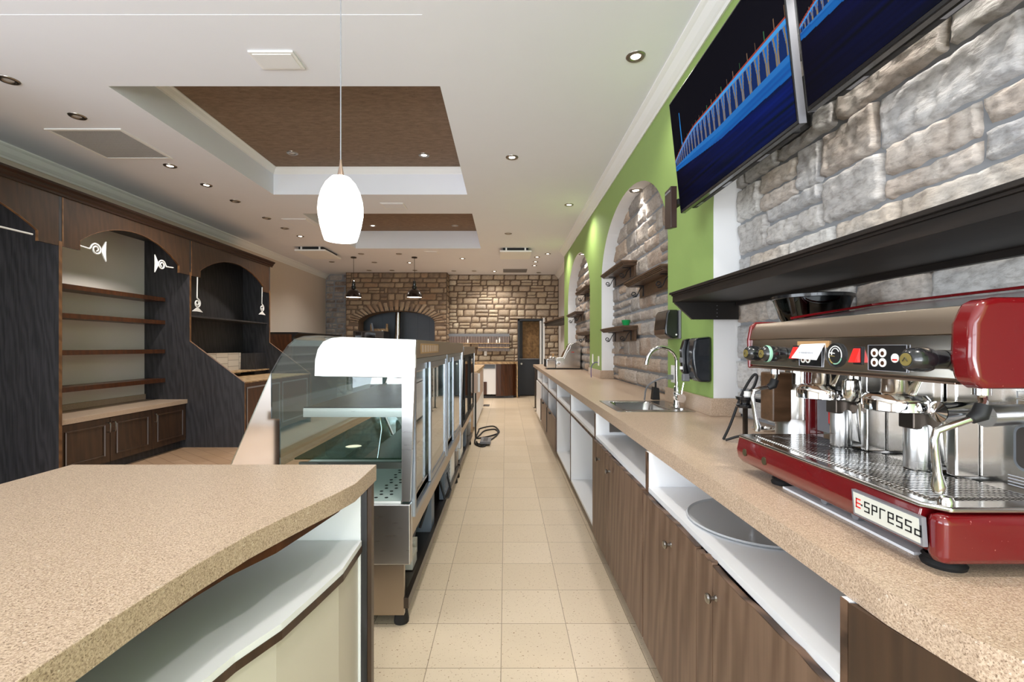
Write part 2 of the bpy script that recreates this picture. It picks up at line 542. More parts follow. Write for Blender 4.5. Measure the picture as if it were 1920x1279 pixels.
# green wall with three arched niches
ARCH = [(1.465, 1.135), (4.48, 1.15), (7.535, 1.125)]       # centre, half width
SPR, RISE = 2.10, .72
def arch_pts(c, hw, n=28):
    return [(c - hw * math.cos(math.pi * i / n), SPR + RISE * math.sin(math.pi * i / n)) for i in range(n + 1)]
b = B()
yc = YB
for c, hw in ARCH:
    b.quad((XR, yc, 0), (XR, c - hw, 0), (XR, c - hw, HC), (XR, yc, HC))
    p = arch_pts(c, hw)
    for i in range(len(p) - 1):
        b.quad((XR, p[i][0], p[i][1]), (XR, p[i + 1][0], p[i + 1][1]), (XR, p[i + 1][0], HC), (XR, p[i][0], HC))
        b.quad((XR, p[i][0], p[i][1]), (XR, p[i + 1][0], p[i + 1][1]), (XS + .03, p[i + 1][0], p[i + 1][1]), (XS + .03, p[i][0], p[i][1]), 1)
    for yy in (c - hw, c + hw): b.quad((XR, yy, 0), (XS + .03, yy, 0), (XS + .03, yy, SPR), (XR, yy, SPR), 1)
    yc = c + hw
b.quad((XR, yc, 0), (XR, 9.2, 0), (XR, 9.2, HC), (XR, yc, HC))
struct(b.build('wall_right', ['green_paint', 'white_reveal'], world=True))

# ------------------------------------------------------------------ stone
def stones(name, O, ud, nd, W, z0, z1, hr, lr, step, depth, cols, matn, mort, seed, clip=None, amp=1.0, gap=.003, backing=True, extra=None):
    """random ashlar: O is the lower left corner, ud along the wall, nd out of it"""
    rnd = random.Random(seed)
    mlev = depth * .30
    O, ud, nd = Vector(O), Vector(ud), Vector(nd)
    rects = []
    z = z0
    while z < z1 - .02:
        h = rnd.uniform(*hr)
        if z1 - z - h < hr[0] * .7: h = z1 - z
        u = -rnd.uniform(0, lr[0])
        while u < W:
            l = rnd.uniform(*lr)
            a, c_ = max(u, 0), min(u + l, W)
            if W - c_ < lr[0] * .4: c_ = W; l = W - u
            if c_ - a > .03:
                if h > hr[0] * 1.35 and rnd.random() < .30:
                    q = rnd.uniform(.4, .6)
                    if rnd.random() < .5:
                        rects.append((a, c_, z, z + h * q)); rects.append((a, c_, z + h * q, z + h))
                    else:
                        m_ = a + (c_ - a) * rnd.uniform(.35, .65)
                        rects += [(a, m_, z, z + h * q), (a, m_, z + h * q, z + h), (m_, c_, z, z + h)]
                else: rects.append((a, c_, z, z + h))
            u += l
        z += h
    if clip:
        out = []
        for r in rects: out += clip(r)
        rects = out
    bm = bmesh.new()
    lay = bm.loops.layers.float_color.new('tint')
    quads = [(r, None) for r in rects if r[1] - r[0] > .03 and r[3] - r[2] > .03] + [(None, q) for q in (extra or [])]
    for r, q in quads:
        if r:
            a, c_, e, g = r
            j = min(.009, (g - e) * .07) * (1 if depth > .02 else .8)
            P = [(a + gap / 2 + rnd.uniform(0, j), e + gap / 2 + rnd.uniform(0, j)), (c_ - gap / 2 - rnd.uniform(0, j), e + gap / 2 + rnd.uniform(0, j)),
                 (c_ - gap / 2 - rnd.uniform(0, j), g - gap / 2 - rnd.uniform(0, j)), (a + gap / 2 + rnd.uniform(0, j), g - gap / 2 - rnd.uniform(0, j))]
            lu, lz = c_ - a, g - e
        else:
            P = q
            lu = math.dist(P[0], P[1]); lz = math.dist(P[0], P[3])
        nu, nz = max(4, int(lu / step) + 1), max(4, int(lz / step) + 1)
        base = Vector(rnd.choice(cols)) * rnd.uniform(.86, 1.12)
        sd = Vector((rnd.uniform(0, 90), rnd.uniform(0, 90), rnd.uniform(0, 90)))
        dd = depth * rnd.uniform(.75, 1.1)
        ta, tb = rnd.uniform(-.25, .25), rnd.uniform(-.25, .25)
        rows = []
        for k in range(nz + 1):
            row = []
            t = k / nz
            for i in range(nu + 1):
                s_ = i / nu
                uu = (P[0][0] * (1 - s_) + P[1][0] * s_) * (1 - t) + (P[3][0] * (1 - s_) + P[2][0] * s_) * t
                zz = (P[0][1] * (1 - s_) + P[1][1] * s_) * (1 - t) + (P[3][1] * (1 - s_) + P[2][1] * s_) * t
                ed = min(min(s_, 1 - s_) * lu, min(t, 1 - t) * lz)
                rr = min(.014, lz * .16)
                e_ = min(1, ed / rr)
                e_ = 1 - (1 - e_) ** 2
                pv = Vector((uu, zz, 0))
                wob = noise.noise_vector(pv * 22 + sd) * .006 * amp
                h_ = dd * e_ * (1 + ta * (s_ - .5) + tb * (t - .5))
                nz1 = noise.noise(pv * 6 + sd) * .40 + abs(noise.noise(pv * 13 + sd)) * .45 + noise.noise(pv * 30 + sd) * .16 + noise.noise(pv * 70 + sd) * .07
                h_ += e_ * nz1 * depth * .55 * amp
                co = O + ud * (uu + wob.x) + Vector((0, 0, zz + wob.y)) + nd * h_
                row.append(bm.verts.new(co))
            rows.append(row)
        for k in range(nz):
            for i in range(nu):
                fc = bm.faces.new([rows[k][i], rows[k][i + 1], rows[k + 1][i + 1], rows[k + 1][i]])
                fc.smooth = True
                for lp in fc.loops: lp[lay] = (base.x, base.y, base.z, 1)
    if backing:
        def quadm(u0, u1, a, c_):
            vv = [bm.verts.new(O + ud * x + Vector((0, 0, y)) + nd * mlev) for x, y in ((u0, a), (u1, a), (u1, c_), (u0, c_))]
            fc = bm.faces.new(vv); fc.material_index = 1
        for r in (clip((0, W, z0, z1), True) if clip else [(0, W, z0, z1)]): quadm(*r)
    bmesh.ops.recalc_face_normals(bm, faces=bm.faces)
    for fc in bm.faces:
        if fc.normal.dot(nd) < 0: fc.normal_flip()
    me = bpy.data.meshes.new(name)
    bm.to_mesh(me); bm.free()
    me.materials.append(M[matn]); me.materials.append(M[mort])
    o = bpy.data.objects.new(name, me)
    COL.objects.link(o)
    return struct(o)
def L3(*h): return [hexc(x)[:3] for x in h]
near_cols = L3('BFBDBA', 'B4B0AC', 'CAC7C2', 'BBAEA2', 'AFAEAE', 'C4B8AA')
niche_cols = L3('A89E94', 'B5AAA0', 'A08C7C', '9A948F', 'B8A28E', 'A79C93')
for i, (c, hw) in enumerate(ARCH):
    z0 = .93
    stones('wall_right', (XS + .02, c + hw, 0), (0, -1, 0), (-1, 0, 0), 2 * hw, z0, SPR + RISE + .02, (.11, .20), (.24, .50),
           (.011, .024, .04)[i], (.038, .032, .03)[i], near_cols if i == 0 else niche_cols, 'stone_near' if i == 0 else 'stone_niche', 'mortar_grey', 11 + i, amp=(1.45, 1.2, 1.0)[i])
# far wall: grey strip, brown oven breast with arch, tan wall with doorway
stones('wall_far', (XL, YF, 0), (1, 0, 0), (0, -1, 0), .70, 0, HC, (.09, .2), (.18, .4), .05, .035, L3('8C8682', '9A928C', '7C706A', 'A39A92', '8A7668'), 'stone_niche', 'mortar_grey', 31)
DX0, DX1, DZ = .324, 1.0, 2.05
def clip_door(r, back=False):
    a, c_, e, g = r
    d0, d1 = DX0 + 1.504, DX1 + 1.504
    if back: return [(0, d0, 0, DZ), (d1, c_, 0, DZ), (0, c_, DZ, HC)]
    if e >= DZ - .02 or c_ <= d0 or a >= d1: return [r]
    if e < DZ < g: g2 = DZ; out = [(max(a, 0), c_, DZ, g)] if g - DZ > .05 else []
    else: g2 = g; out = []
    if a < d0: out.append((a, min(c_, d0), e, g2))
    if c_ > d1: out.append((max(a, d1), c_, e, g2))
    return out
stones('wall_far', (-1.504, YF, 0), (1, 0, 0), (0, -1, 0), XF + 1.504, 0, HC, (.11, .2), (.16, .42), .045, .035, L3('CDBBA0', 'BFAE96', 'B09E88', 'D2C4AC', 'B9AA98', 'C4B29C'), 'stone_far', 'mortar_brown', 35, clip=clip_door)
BX0, BX1 = -4.09, -1.504
AC, AHW, ASP, ART = -2.795 - BX0, .975, 1.93, .31
RW = .27
def ring_half(z, off):
    """half width of the arch (with off added round it) at height z"""
    if z <= ASP - .1: return AHW
    t = (z - ASP) / (ART + off)
    if t >= 1: return None
    return (AHW + off) * math.sqrt(1 - max(t, 0) ** 2)
def clip_arch(r, back=False):
    a, c_, e, g = r
    if back:
        out = [(0, AC - AHW, 0, ASP), (AC + AHW, c_, 0, ASP)]
        n = 24
        for i in range(n):
            z_0 = ASP + (ART + .1) * i / n; z_1 = ASP + (ART + .1) * (i + 1) / n
            hwi = ring_half((z_0 + z_1) / 2, .1)
            out += [(0, AC - hwi, z_0, z_1), (AC + hwi, c_, z_0, z_1)]
        return out + [(0, c_, ASP + ART + .1, g)]
    zc = (e + g) / 2
    hw = ring_half(zc, RW - .03)
    if zc < ASP - .1: hw = AHW
    if hw is None or a >= AC + hw or c_ <= AC - hw: return [r]
    out = []
    if a < AC - hw: out.append((a, AC - hw, e, g))
    if c_ > AC + hw: out.append((AC + hw, c_, e, g))
    return out
vous = []
NV = 25
for i in range(NV):
    t0, t1 = math.pi * (1 - i / NV) - .012, math.pi * (1 - (i + 1) / NV) + .012
    def PP(t, o): return (AC + (AHW + o) * math.cos(t), ASP + (ART + o * 1.0) * math.sin(t))
    w2 = RW * (.85 + .3 * ((i * 7) % 5) / 5)
    vous.append([PP(t0, 0), PP(t1, 0), PP(t1, w2), PP(t0, w2)])
brc = L3('94806A', '86705A', 'A08C74', '786656', 'A6927A', '94785F')
stones('wall_far', (BX0, YBR, 0), (1, 0, 0), (0, -1, 0), BX1 - BX0, 0, HC, (.10, .19), (.18, .42), .045, .035, brc, 'stone_far', 'mortar_brown', 52, clip=clip_arch, extra=vous)
stones('wall_far', (BX1, YBR - .03, 0), (0, 1, 0), (1, 0, 0), YF - YBR + .03, 0, HC, (.10, .19), (.15, .3), .06, .02, brc, 'stone_far', 'mortar_brown', 53)
# inside of the arch: soffit and back
b = B()
sp = [(BX0 + AC + AHW * math.cos(math.pi * i / 24), ASP + ART * math.sin(math.pi * i / 24)) for i in range(25)]
for i in range(24):
    b.quad((sp[i][0], YBR - .03, sp[i][1]), (sp[i + 1][0], YBR - .03, sp[i + 1][1]), (sp[i + 1][0], 12.25, sp[i + 1][1]), (sp[i][0], 12.25, sp[i][1]))
for x in (sp[0][0], sp[-1][0]): b.quad((x, YBR, 0), (x, 12.25, 0), (x, 12.25, ASP), (x, YBR, ASP))
struct(b.build('wall_far', 'mortar_brown', world=True))
b = B()
b.box(BX0 - .1, BX1 + .1, 12.95, 13.0, 0, HC)
for k in range(7): b.box(BX0 + .3 + k * .33, BX0 + .31 + k * .33, 12.935, 12.951, 0, HC)
b.box(BX0 - .1, BX0 - .05, 12.25, 13, 0, HC); b.box(-1.80, -1.75, 12.25, 13, 0, HC)
b.box(BX0 - .1, BX1 + .1, 12.25, 13, 2.9, 2.95)
struct(b.build('wall_far', 'blue_grey_panel', world=True))
# back room behind the doorway
b = B()
b.quad((-.3, 13.55, 0), (XF, 13.55, 0), (XF, 13.55, HC), (-.3, 13.55, HC))
b.quad((-.3, YF + .02, 0), (-.3, 13.55, 0), (-.3, 13.55, HC), (-.3, YF + .02, HC))
struct(b.build('wall_far', 'grey_wall_paint', world=True))
b = B()
b.box(DX0, DX0 + .045, YF - .02, YF + .12, 0, DZ); b.box(DX0, DX1, YF - .02, YF + .12, DZ - .05, DZ)
d = struct(b.build('door_1', 'dark_door', world=True))
b = B(); b.box(DX0 + .05, .90, YF + .16, YF + .20, .02, .98); b.build('lower_leaf', 'dark_door', d, world=True)
b = B(); b.box(DX0 + .05, .90, YF + .14, YF + .16, .98, 1.0); b.build('ledge', 'grey_plastic', d, world=True)
b = B(); b.box(DX0 + .13, .90, YF + .18, YF + .20, 1.0, DZ - .06); b.box(.70, .71, YF + .17, YF + .181, 1.0, DZ - .06); b.build('upper_panel', 'osb', d, world=True)
b = B(); b.lathe([(0, .04), (.022, .035), (.028, .015), (.012, 0)], (DX0 + .10, YF + .16, .86), (0, -1, 0), 16); b.build('knob', 'white_plastic', d, world=True)
b = B(); b.prism([(.90, YF - .03), (.93, YF - .03), (1.0, YF + .10), (1.0, YF + .14)], 'z', 0, DZ - .05); b.box(.985, 1.03, YF - .05, YF, 0, DZ + .03)
struct(b.build('trim_6', 'white_trim', world=True))
OFF[d.name] = Vector((0, 0, 0))
def bx(name, mat, parent, x0, x1, y0, y1, z0, z1, bevel=0):
    return B().box(x0, x1, y0, y1, z0, z1).build(name, mat, parent, bevel)
# plaster behind the counter, under the niche stone
b = B(); b.quad((XS + .03, YB, 0), (XS + .03, 9.2, 0), (XS + .03, 9.2, 1.0), (XS + .03, YB, 1.0))
struct(b.build('wall_right', 'white_wall', world=True))

# ------------------------------------------------------------------ right counter
SY0, SY1, SX0, SX1 = 2.80, 3.25, .70, 1.03
front = [(.609, .74), (.6275, .613), (.643, .573), (.68, .50), (.75, .42), (.86, .35)]
t = thing('countertop', (.9, 5, CT - .055), 'long tan speckled laminate counter running along the green wall', 'counter')
e = .004
b = B()
b.prism([(.609, SY0)] + front + [(XS + .02, .34), (XS + .02, 2.6), (XR - e, 2.6), (XR - e, SY0)], 'z', CT - .055, CT)
b.box(.609, SX0, SY0, SY1, CT - .055, CT); b.box(SX1, XR - e, SY0, SY1, CT - .055, CT)
b.prism([(.609, 10.2), (.609, SY1), (XR - e, SY1), (XR - e, 3.33), (XS + .02, 3.33), (XS + .02, 5.63), (XR - e, 5.63), (XR - e, 6.41), (XS + .02, 6.41), (XS + .02, 8.66),
         (XR - e, 8.66), (XR - e, 9.21), (XF - e, 9.21), (XF - e, 10.2)], 'z', CT - .055, CT)
b.build('slab', 'speckled_laminate', t)
for y0, y1, lb in ((2.6, 3.33, 'speckled backsplash on the green pier behind the faucet'), (5.63, 6.41, 'speckled backsplash on the middle green pier'), (8.66, 9.2, 'speckled backsplash on the farthest green pier')):
    b = B(); b.prism([(XS, y0 - .022), (XS, y0 - .002), (XR - e, y0 - .002), (XR - e, y1), (XR - .022, y1), (XR - .022, y0 - .022)], 'z', CT + .0005, CT + .10)
    tag(b.build('backsplash', 'speckled_laminate', None, .002), lb, 'backsplash', 'backsplashes on the green piers')
b = B()
for y in (9.45, 9.95): b.cyl((.64, y, .0), (.64, y, CT - .055), .014, n=12); b.box(.60, .68, y - .04, y + .04, 0, .006)
b.build('leg', 'dark_steel', t)

def knob(parent, x, y, z):
    b = B(); b.lathe([(0, .028), (.011, .027), (.0145, .023), (.012, .017), (.006, .013), (.0055, .004), (.009, 0)], (x, y, z), (-1, 0, 0), 16)
    b.build('knob', 'nickel', parent)
CFX = .60
def base_unit(y0, y1, kind, label):
    t = thing('base_cabinet', ((CFX + 1.1) / 2, (y0 + y1) / 2, 0), label, 'cabinet', 'base cabinets under the long counter')
    b = B()
    for a in (y0 + .001, y1 - .019):
        if abs(a - 3.09) < .03: b.box(CFX, .69, a, a + .018, .08, CT - .056); b.box(.69, 1.14, a, a + .018, .08, .75)
        else: b.box(CFX, 1.14, a, a + .018, .08, CT - .056)
    b.box(1.12, 1.14, y0 + .02, y1 - .02, .08, CT - .056); b.box(CFX, 1.12, y0 + .02, y1 - .02, .08, .10)
    b.build('carcass', 'white_melamine', t)
    for a in (y0 + .001, y1 - .019): bx('edge_strip', 'door_edge', t, CFX - .0025, CFX - .0005, a, a + .018, .08, CT - .056)
    bx('toe_kick', 'toe_kick', t, .645, .66, y0, y1, 0, .08)
    s = bx('shelf', 'white_melamine', t, CFX - .002, 1.12, y0 + .02, y1 - .02, .712, .732)
    rnd = random.Random(int(y0 * 100))
    if kind in ('a', 'b'):
        if kind == 'a': spans = [(y1 - .545, y1 - .005, 'n', 1.62), (y1 - .655, y1 - .55, None, 0), (y0 + .01, y1 - .66, 'f', 1.30 - .025)]
        else: spans = [(y1 - .40, y1 - .005, 'n', 2.85), (y1 - .49, y1 - .405, None, 0), (y0 + .01, y1 - .495, 'f', 2.57)]
        for a, c_, kn, ky in spans:
            n = 9
            top = [(a + (c_ - a) * i / n, .712 + rnd.uniform(-.003, .003) - (.006 if i > 5 else 0)) for i in range(n + 1)]
            b = B(); b.prism([(a, .085)] + top + [(c_, .085)][0:1], 'x', CFX - .020, CFX - .003)
            d = b.build('door' if kn else 'filler_panel', 'brown_door', t, .0012)
            b = B(); b.prism([(p[0], p[1] - .0015) for p in top] + [(p[0], p[1] + .0008) for p in reversed(top)], 'x', CFX - .0205, CFX - .003)
            b.build('top_edge', 'door_edge', d)
            if kn: knob(d, CFX - .020, ky, .625)
    elif kind == 'open':
        bx('shelf_edge', 'door_edge', t, CFX - .004, CFX - .0005, y0, y1, .692, .711)
    elif kind == 'half':
        bx('shelf_edge', 'door_edge', t, CFX - .004, CFX - .0005, y0, y1, .692, .711)
        d = bx('drawer_front', 'brown_door', t, CFX - .02, CFX - .002, y0 + .01, y1 - .03, .085, .47, .001)
        bx('pull', 'matte_black', d, CFX - .045, CFX - .02, (y0 + y1) / 2 - .05, (y0 + y1) / 2 + .05, .455, .475)
        bx('side_rail', 'black_plastic', t, CFX - .03, CFX - .005, y1 - .026, y1 - .004, .12, .47)
    elif kind == 'white':
        bx('shelf_edge', 'door_edge', t, CFX - .004, CFX - .0005, y0, y1, .692, .711)
        bx('door', 'white_melamine', t, CFX - .02, CFX - .004, y0 + .01, y1 - .01, .085, .69, .001)
    return t
Y_ = [.806, 1.953, 3.09, 4.26, 5.42, 6.50, 7.57, 8.69]
for i, (k, lb) in enumerate([('a', 'brown-doored base cabinet nearest the camera, round tray on its shelf'), ('b', 'brown-doored base cabinet directly below the steel sink'),
        ('open', 'open white base cabinet right beside the brown doors'), ('open', 'open white base cabinet between another open unit and the drawer units'),
        ('half', 'half-open base cabinet with brown drawer, nearer of the two'), ('half', 'half-open base cabinet with brown drawer, farther of the two'),
        ('white', 'white-doored base cabinet at the far end of the long counter')]):
    base_unit(Y_[i], Y_[i + 1], k, lb)
b = B(); b.prism([(.5965, .804), (.610, .71), (.632, .62), (.66, .575), (.70, .51), (.77, .43), (.87, .36), (.90, .37), (.80, .45), (.72, .53), (.68, .60), (.66, .785)], 'z', 0, CT - .056)
tag(b.build('end_panel', 'brown_cabinet'), 'dark wood end panel curving below the counter at lower right', 'panel')

# sink
t = thing('sink', (.9, 3.03, CT - .17), 'stainless steel drop-in sink set into the speckled counter', 'sink')
b = B()
ox0, ox1, oy0, oy1 = .668, 1.135, 2.752, 3.30
b.box(ox0, SX0 + .02, oy0, oy1, CT, CT + .004); b.box(SX1 - .02, ox1, oy0, oy1, CT, CT + .004)
b.box(SX0 + .02, SX1 - .02, oy0, SY0 + .02, CT, CT + .004); b.box(SX0 + .02, SX1 - .02, SY1 - .02, oy1, CT, CT + .004)
b.build('rim', 'sink_steel', t, .002)
def rrect(x0, x1, y0, y1, r, n=6):
    out = []
    for cx, cy, a in ((x1 - r, y1 - r, 0), (x0 + r, y1 - r, 90), (x0 + r, y0 + r, 180), (x1 - r, y0 + r, 270)):
        out += [(cx + r * math.cos(R(a + 90 * i / n)), cy + r * math.sin(R(a + 90 * i / n))) for i in range(n + 1)]
    return out
b = B()
lv = [(.0, CT + .004, .05), (.006, CT - .01, .05), (.02, CT - .14, .06), (.05, CT - .165, .07), (.15, CT - .168, .02)]
loops = []
for ins, z, r in lv: loops.append([b.bm.verts.new((x, y, z)) for x, y in rrect(SX0 + .016 + ins, SX1 - .016 - ins, SY0 + .016 + ins, SY1 - .016 - ins, max(.012, min(r, .16 - ins)))])
for l0, l1 in zip(loops, loops[1:]):
    for i in range(len(l0)): b.bm.faces.new([l0[i], l0[(i + 1) % len(l0)], l1[(i + 1) % len(l0)], l1[i]])
b.bm.faces.new(loops[-1]); b.smooth = True
b.build('bowl', 'sink_steel', t)
b = B(); b.lathe([(0, .001), (.02, .001), (.03, .004), (.032, 0)], (.865, 3.02, CT - .168)); b.build('drain', 'chrome', t)
# faucet
fx, fy = 1.09, 2.94
t = thing('faucet', (fx, fy, CT + .004), 'tall chrome gooseneck faucet at the back of the steel sink', 'faucet')
b = B(); b.prism([(fx + .035 * math.cos(a * .3142), fy + .10 * math.sin(a * .3142)) for a in range(20)], 'z', CT + .004, CT + .010); b.build('base_plate', 'chrome', t, .001)
b = B(); b.lathe([(.024, .01), (.024, .02), (.020, .03), (.020, .09), (.023, .095), (.023, .10), (.018, .105), (.018, .135), (.0135, .138)], (fx, fy, CT)); b.build('body', 'chrome', t)
b = B(); rr = .095
pts = [(fx, fy, CT + .13), (fx, fy, CT + .29)] + [(fx - rr + rr * math.cos(R(a)), fy, CT + .29 + rr * math.sin(R(a))) for a in range(10, 171, 10)] + [(fx - 2 * rr - .004, fy, CT + .275)]
b.tube(pts, .0125, 14); b.build('spout', 'chrome', t)
b = B(); b.cyl((fx - .015, fy - .035, CT + .07), (fx + .02, fy + .03, CT + .07), .02, n=20); b.cyl((fx + .005, fy - .07, CT + .068), (fx + .005, fy - .02, CT + .07), .027, n=24)
v = b.build('valve', 'chrome', t)
b = B(); b.tube([(fx + .01, fy - .05, CT + .09), (fx + .022, fy - .055, CT + .165)], [.0055, .004], 8); b.build('lever', 'chrome', v)

# ------------------------------------------------------------------ niche shelves on scroll brackets
def niche_shelf(y0, y1, z, label):
    x0, x1 = 1.128, XS - .03
    t = thing('wall_shelf', ((x0 + x1) / 2, (y0 + y1) / 2, z - .14), label, 'shelf', 'scroll-bracket shelves in the arches')
    b = B()
    prof = [(0, 0), (0, -.014), (.008, -.018), (.010, -.026), (.02, -.032), (.028, -.040), (.028, -.044)]
    # stacked mouldings that step inwards
    last = 0
    for d, za in ((0, -.016), (.008, -.024), (.018, -.034), (.028, -.044)):
        b.box(x0 + d, x1, y0 + d, y1 - d, z + za, z + last); last = za
    b.build('board', 'mantel_brown', t, .0015)
    bx('back_board', 'mantel_brown', t, x1 - .018, x1, y0 + .05, y1 - .05, z - .15, z - .045, .001)
    for yy in (y0 + .18, y1 - .18):
        b = B()
        bxk = x1 - .02
        b.box(bxk - .006, bxk, yy - .009, yy + .009, z - .145, z - .046); b.box(x0 + .06, bxk, yy - .009, yy + .009, z - .051, z - .045)
        sc = []
        for i in range(30):
            a = -100 + i * 16
            r = .026 - .0006 * i
            sc.append((x0 + .045 + r * math.cos(R(a)), yy, z - .125 + r * math.sin(R(a))))
        b.tube([(bxk - .01, yy, z - .055), (bxk - .035, yy, z - .085), (bxk - .05, yy, z - .12), (x0 + .07, yy, z - .148)] + sc, .0045, 6)
        b.build('bracket', 'black_iron', t)
    return t
niche_shelf(4.50, 5.50, 2.165, 'upper brown shelf at the far side of the nearer arch')
niche_shelf(3.37, 4.42, 1.925, 'brown shelf at the near side of the nearer arch, two scroll brackets')
sC = niche_shelf(4.48, 5.52, 1.527, 'lower brown shelf in the nearer arch holding a green bowl')
niche_shelf(6.45, 7.50, 2.19, 'upper brown shelf at the near side of the far arch')
niche_shelf(7.56, 8.58, 1.90, 'middle brown shelf at the far side of the far arch')
niche_shelf(6.45, 7.43, 1.537, 'lowest brown shelf in the far arch above the slicer')
b = B(); b.lathe([(0, 0), (.028, 0), (.031, .004), (.045, .058), (.047, .06), (.042, .058), (.027, .008), (0, .006)], (1.215, 4.66, 1.527), n=24)
tag(b.build('bowl', 'green_plastic'), 'small green plastic bowl on the lower arch shelf', 'bowl')
# long shelves
def long_shelf(x0, y0, y1, z, label, mat, xw, end=True):
    t = thing('wall_shelf', ((x0 + xw) / 2, (y0 + y1) / 2, z - .15), label, 'shelf')
    b = B(); last = 0
    for d, za in ((0, -.012), (.010, -.02), (.016, -.055)):
        b.box(x0 + d, xw, y0, y1 - d * .5, z + za, z + last); last = za
    b.build('board', mat, t, .0015)
    if end:
        b = B(); b.prism([(x0 + .02, z - .055), (x0 + .02, z - .062), (x0 + .115, z - .150), (xw, z - .150), (xw, z - .055)], 'y', y1 - .04, y1 - .02)
        ep = b.build('end_bracket', 'black_wood', t, .001)
        b = B()
        for k in range(4): b.cyl((1.165, y1 - .0415, z - .075 - k * .02), (1.165, y1 - .04, z - .075 - k * .02), .0022, n=8)
        b.build('screw', 'silver_frame', ep)
    bx('back_rail', mat, t, xw - .02, xw, y0, y1 - .05, z - .075, z - .055)
    return t
long_shelf(.915, .34, 2.585, 1.62, 'long black shelf above the red espresso machine', 'mantel_dark', XS - .03)
b = B(); b.prism([(1.13, 9.22), (.96, 11.7), (XF - .004, 11.7), (XF - .004, 9.22)], 'z', 1.90, 1.93)
t = thing('wall_shelf', (1.2, 10.4, 1.8), 'dark ledge on the far right wall beyond the green wall', 'shelf')
b.build('board', 'mantel_brown', t)
b = B(); b.prism([(1.15, 9.22), (.985, 11.66), (XF - .004, 11.66), (XF - .004, 9.22)], 'z', 1.84, 1.90); b.build('underside', 'mantel_dark', t)
bx('support', 'mantel_brown', t, XF - .09, XF - .004, 9.6, 9.7, 1.62, 1.84)

# ------------------------------------------------------------------ wall fittings
def outlet(y, z, x, label, two=False, nrm=-1):
    t = thing('outlet', (x, y, z - .06), label, 'outlet')
    bx('plate', 'white_plastic', t, x - .006, x, y - .036, y + .036, z - .06, z + .06, .002)
    b = B()
    for dz in (-.025, .025): b.box(x - .008, x - .006, y - .017, y + .017, z + dz - .014, z + dz + .014)
    b.build('socket', 'white_plastic', t, .001)
    return t
outlet(3.215, 1.13, XR - .001, 'white outlet on the green wall behind the faucet')
outlet(6.18, 1.16, XR - .001, 'white wall plate farther from the camera on the middle green pier')
outlet(5.79, 1.14, XR - .001, 'white outlet with a purple cord on the middle green pier')
def cord(name, pts, r, mat, label, cat='cable', n=8, plug=None):
    # Catmull-Rom through the points
    P = [Vector(p) for p in pts]; P = [P[0] * 2 - P[1]] + P + [P[-1] * 2 - P[-2]]
    out = []
    for i in range(1, len(P) - 2):
        for k in range(8):
            u = k / 8
            out.append(.5 * ((2 * P[i]) + (P[i + 1] - P[i - 1]) * u + (2 * P[i - 1] - 5 * P[i] + 4 * P[i + 1] - P[i + 2]) * u * u + (3 * P[i] - P[i - 1] - 3 * P[i + 1] + P[i + 2]) * u ** 3))
    out.append(P[-2])
    b = B(); b.tube(out, r, n)
    if plug: b.box(*plug)
    return tag(b.build(name, mat), label, cat)
cord('cable', [(XR - .03, 3.215, 1.108), (1.08, 3.26, 1.09), (1.02, 3.33, 1.03), (1.01, 3.36, CT + .003)], .006, 'grey_plastic', 'grey power cord from the outlet down into the counter behind the sink',
     plug=(XR - .045, XR - .009, 3.195, 3.235, 1.092, 1.124))
cord('cable', [(XR - .012, 5.79, 1.12), (1.12, 5.80, 1.12), (1.08, 5.82, 1.06), (1.078, 5.82, CT + .002)], .005, 'purple_cable', 'thin purple cord plugged in on the middle green pier')
t = thing('power_adapter', (1.10, 3.40, CT), 'black power adapter standing against the stone behind the sink', 'adapter')
b = B(); b.prism([(1.075, CT), (1.13, CT), (1.125, CT + .085), (1.085, CT + .095)], 'y', 3.38, 3.43); b.build('body', 'matte_black', t, .003)
b = B(); b.box(1.10, 1.112, 3.40, 3.412, CT + .088, CT + .13); b.build('prong', 'matte_black', t)
# dispensers
t = thing('towel_dispenser', (1.12, 3.2, 1.37), 'glossy black paper towel dispenser beside the near arch, higher on the green wall', 'dispenser')
bx('back_plate', 'grey_plastic', t, XR - .014, XR - .001, 3.07, 3.33, 1.372, 1.565, .004)
b = B(); b.prism([(XR - .014, 1.38), (1.115, 1.372), (1.068, 1.40), (1.066, 1.44), (1.078, 1.545), (1.092, 1.568), (XR - .014, 1.568)], 'y', 3.085, 3.325); c_ = b.build('cover', 'black_plastic', t, .012)
b = B(); b.cyl((1.14, 3.083, 1.40), (1.14, 3.086, 1.40), .006, n=14); b.build('lock', 'white_plastic', c_)
bx('lower_band', 'satin_bronze', c_, 1.0655, 1.067, 3.10, 3.31, 1.402, 1.436)
t = thing('soap_dispenser', (1.12, 2.68, 1.1), 'black hands-free dispenser on the green wall right of the faucet', 'dispenser')
b = B(); b.prism([(XR - .002, 1.115), (1.10, 1.118), (1.075, 1.15), (1.062, 1.22), (1.060, 1.29), (1.07, 1.35), (1.085, 1.37), (XR - .002, 1.378)], 'y', 2.615, 2.72)
c_ = b.build('cover', 'navy_black', t, .014)
b = B(); b.prism([(1.10, 1.122), (1.045, 1.17), (1.038, 1.30), (1.055, 1.36), (1.09, 1.37)], 'y', 2.722, 2.762); f_ = b.build('control_strip', 'black_plastic', t, .006)
bx('sensor', 'grey_plastic', f_, 1.034, 1.05, 2.724, 2.752, 1.225, 1.255, .003)
bx('label', 'white_paper', f_, 1.037, 1.045, 2.724, 2.752, 1.185, 1.203)
bx('nozzle', 'grey_plastic', t, 1.045, 1.085, 2.715, 2.75, 1.115, 1.160, .006)

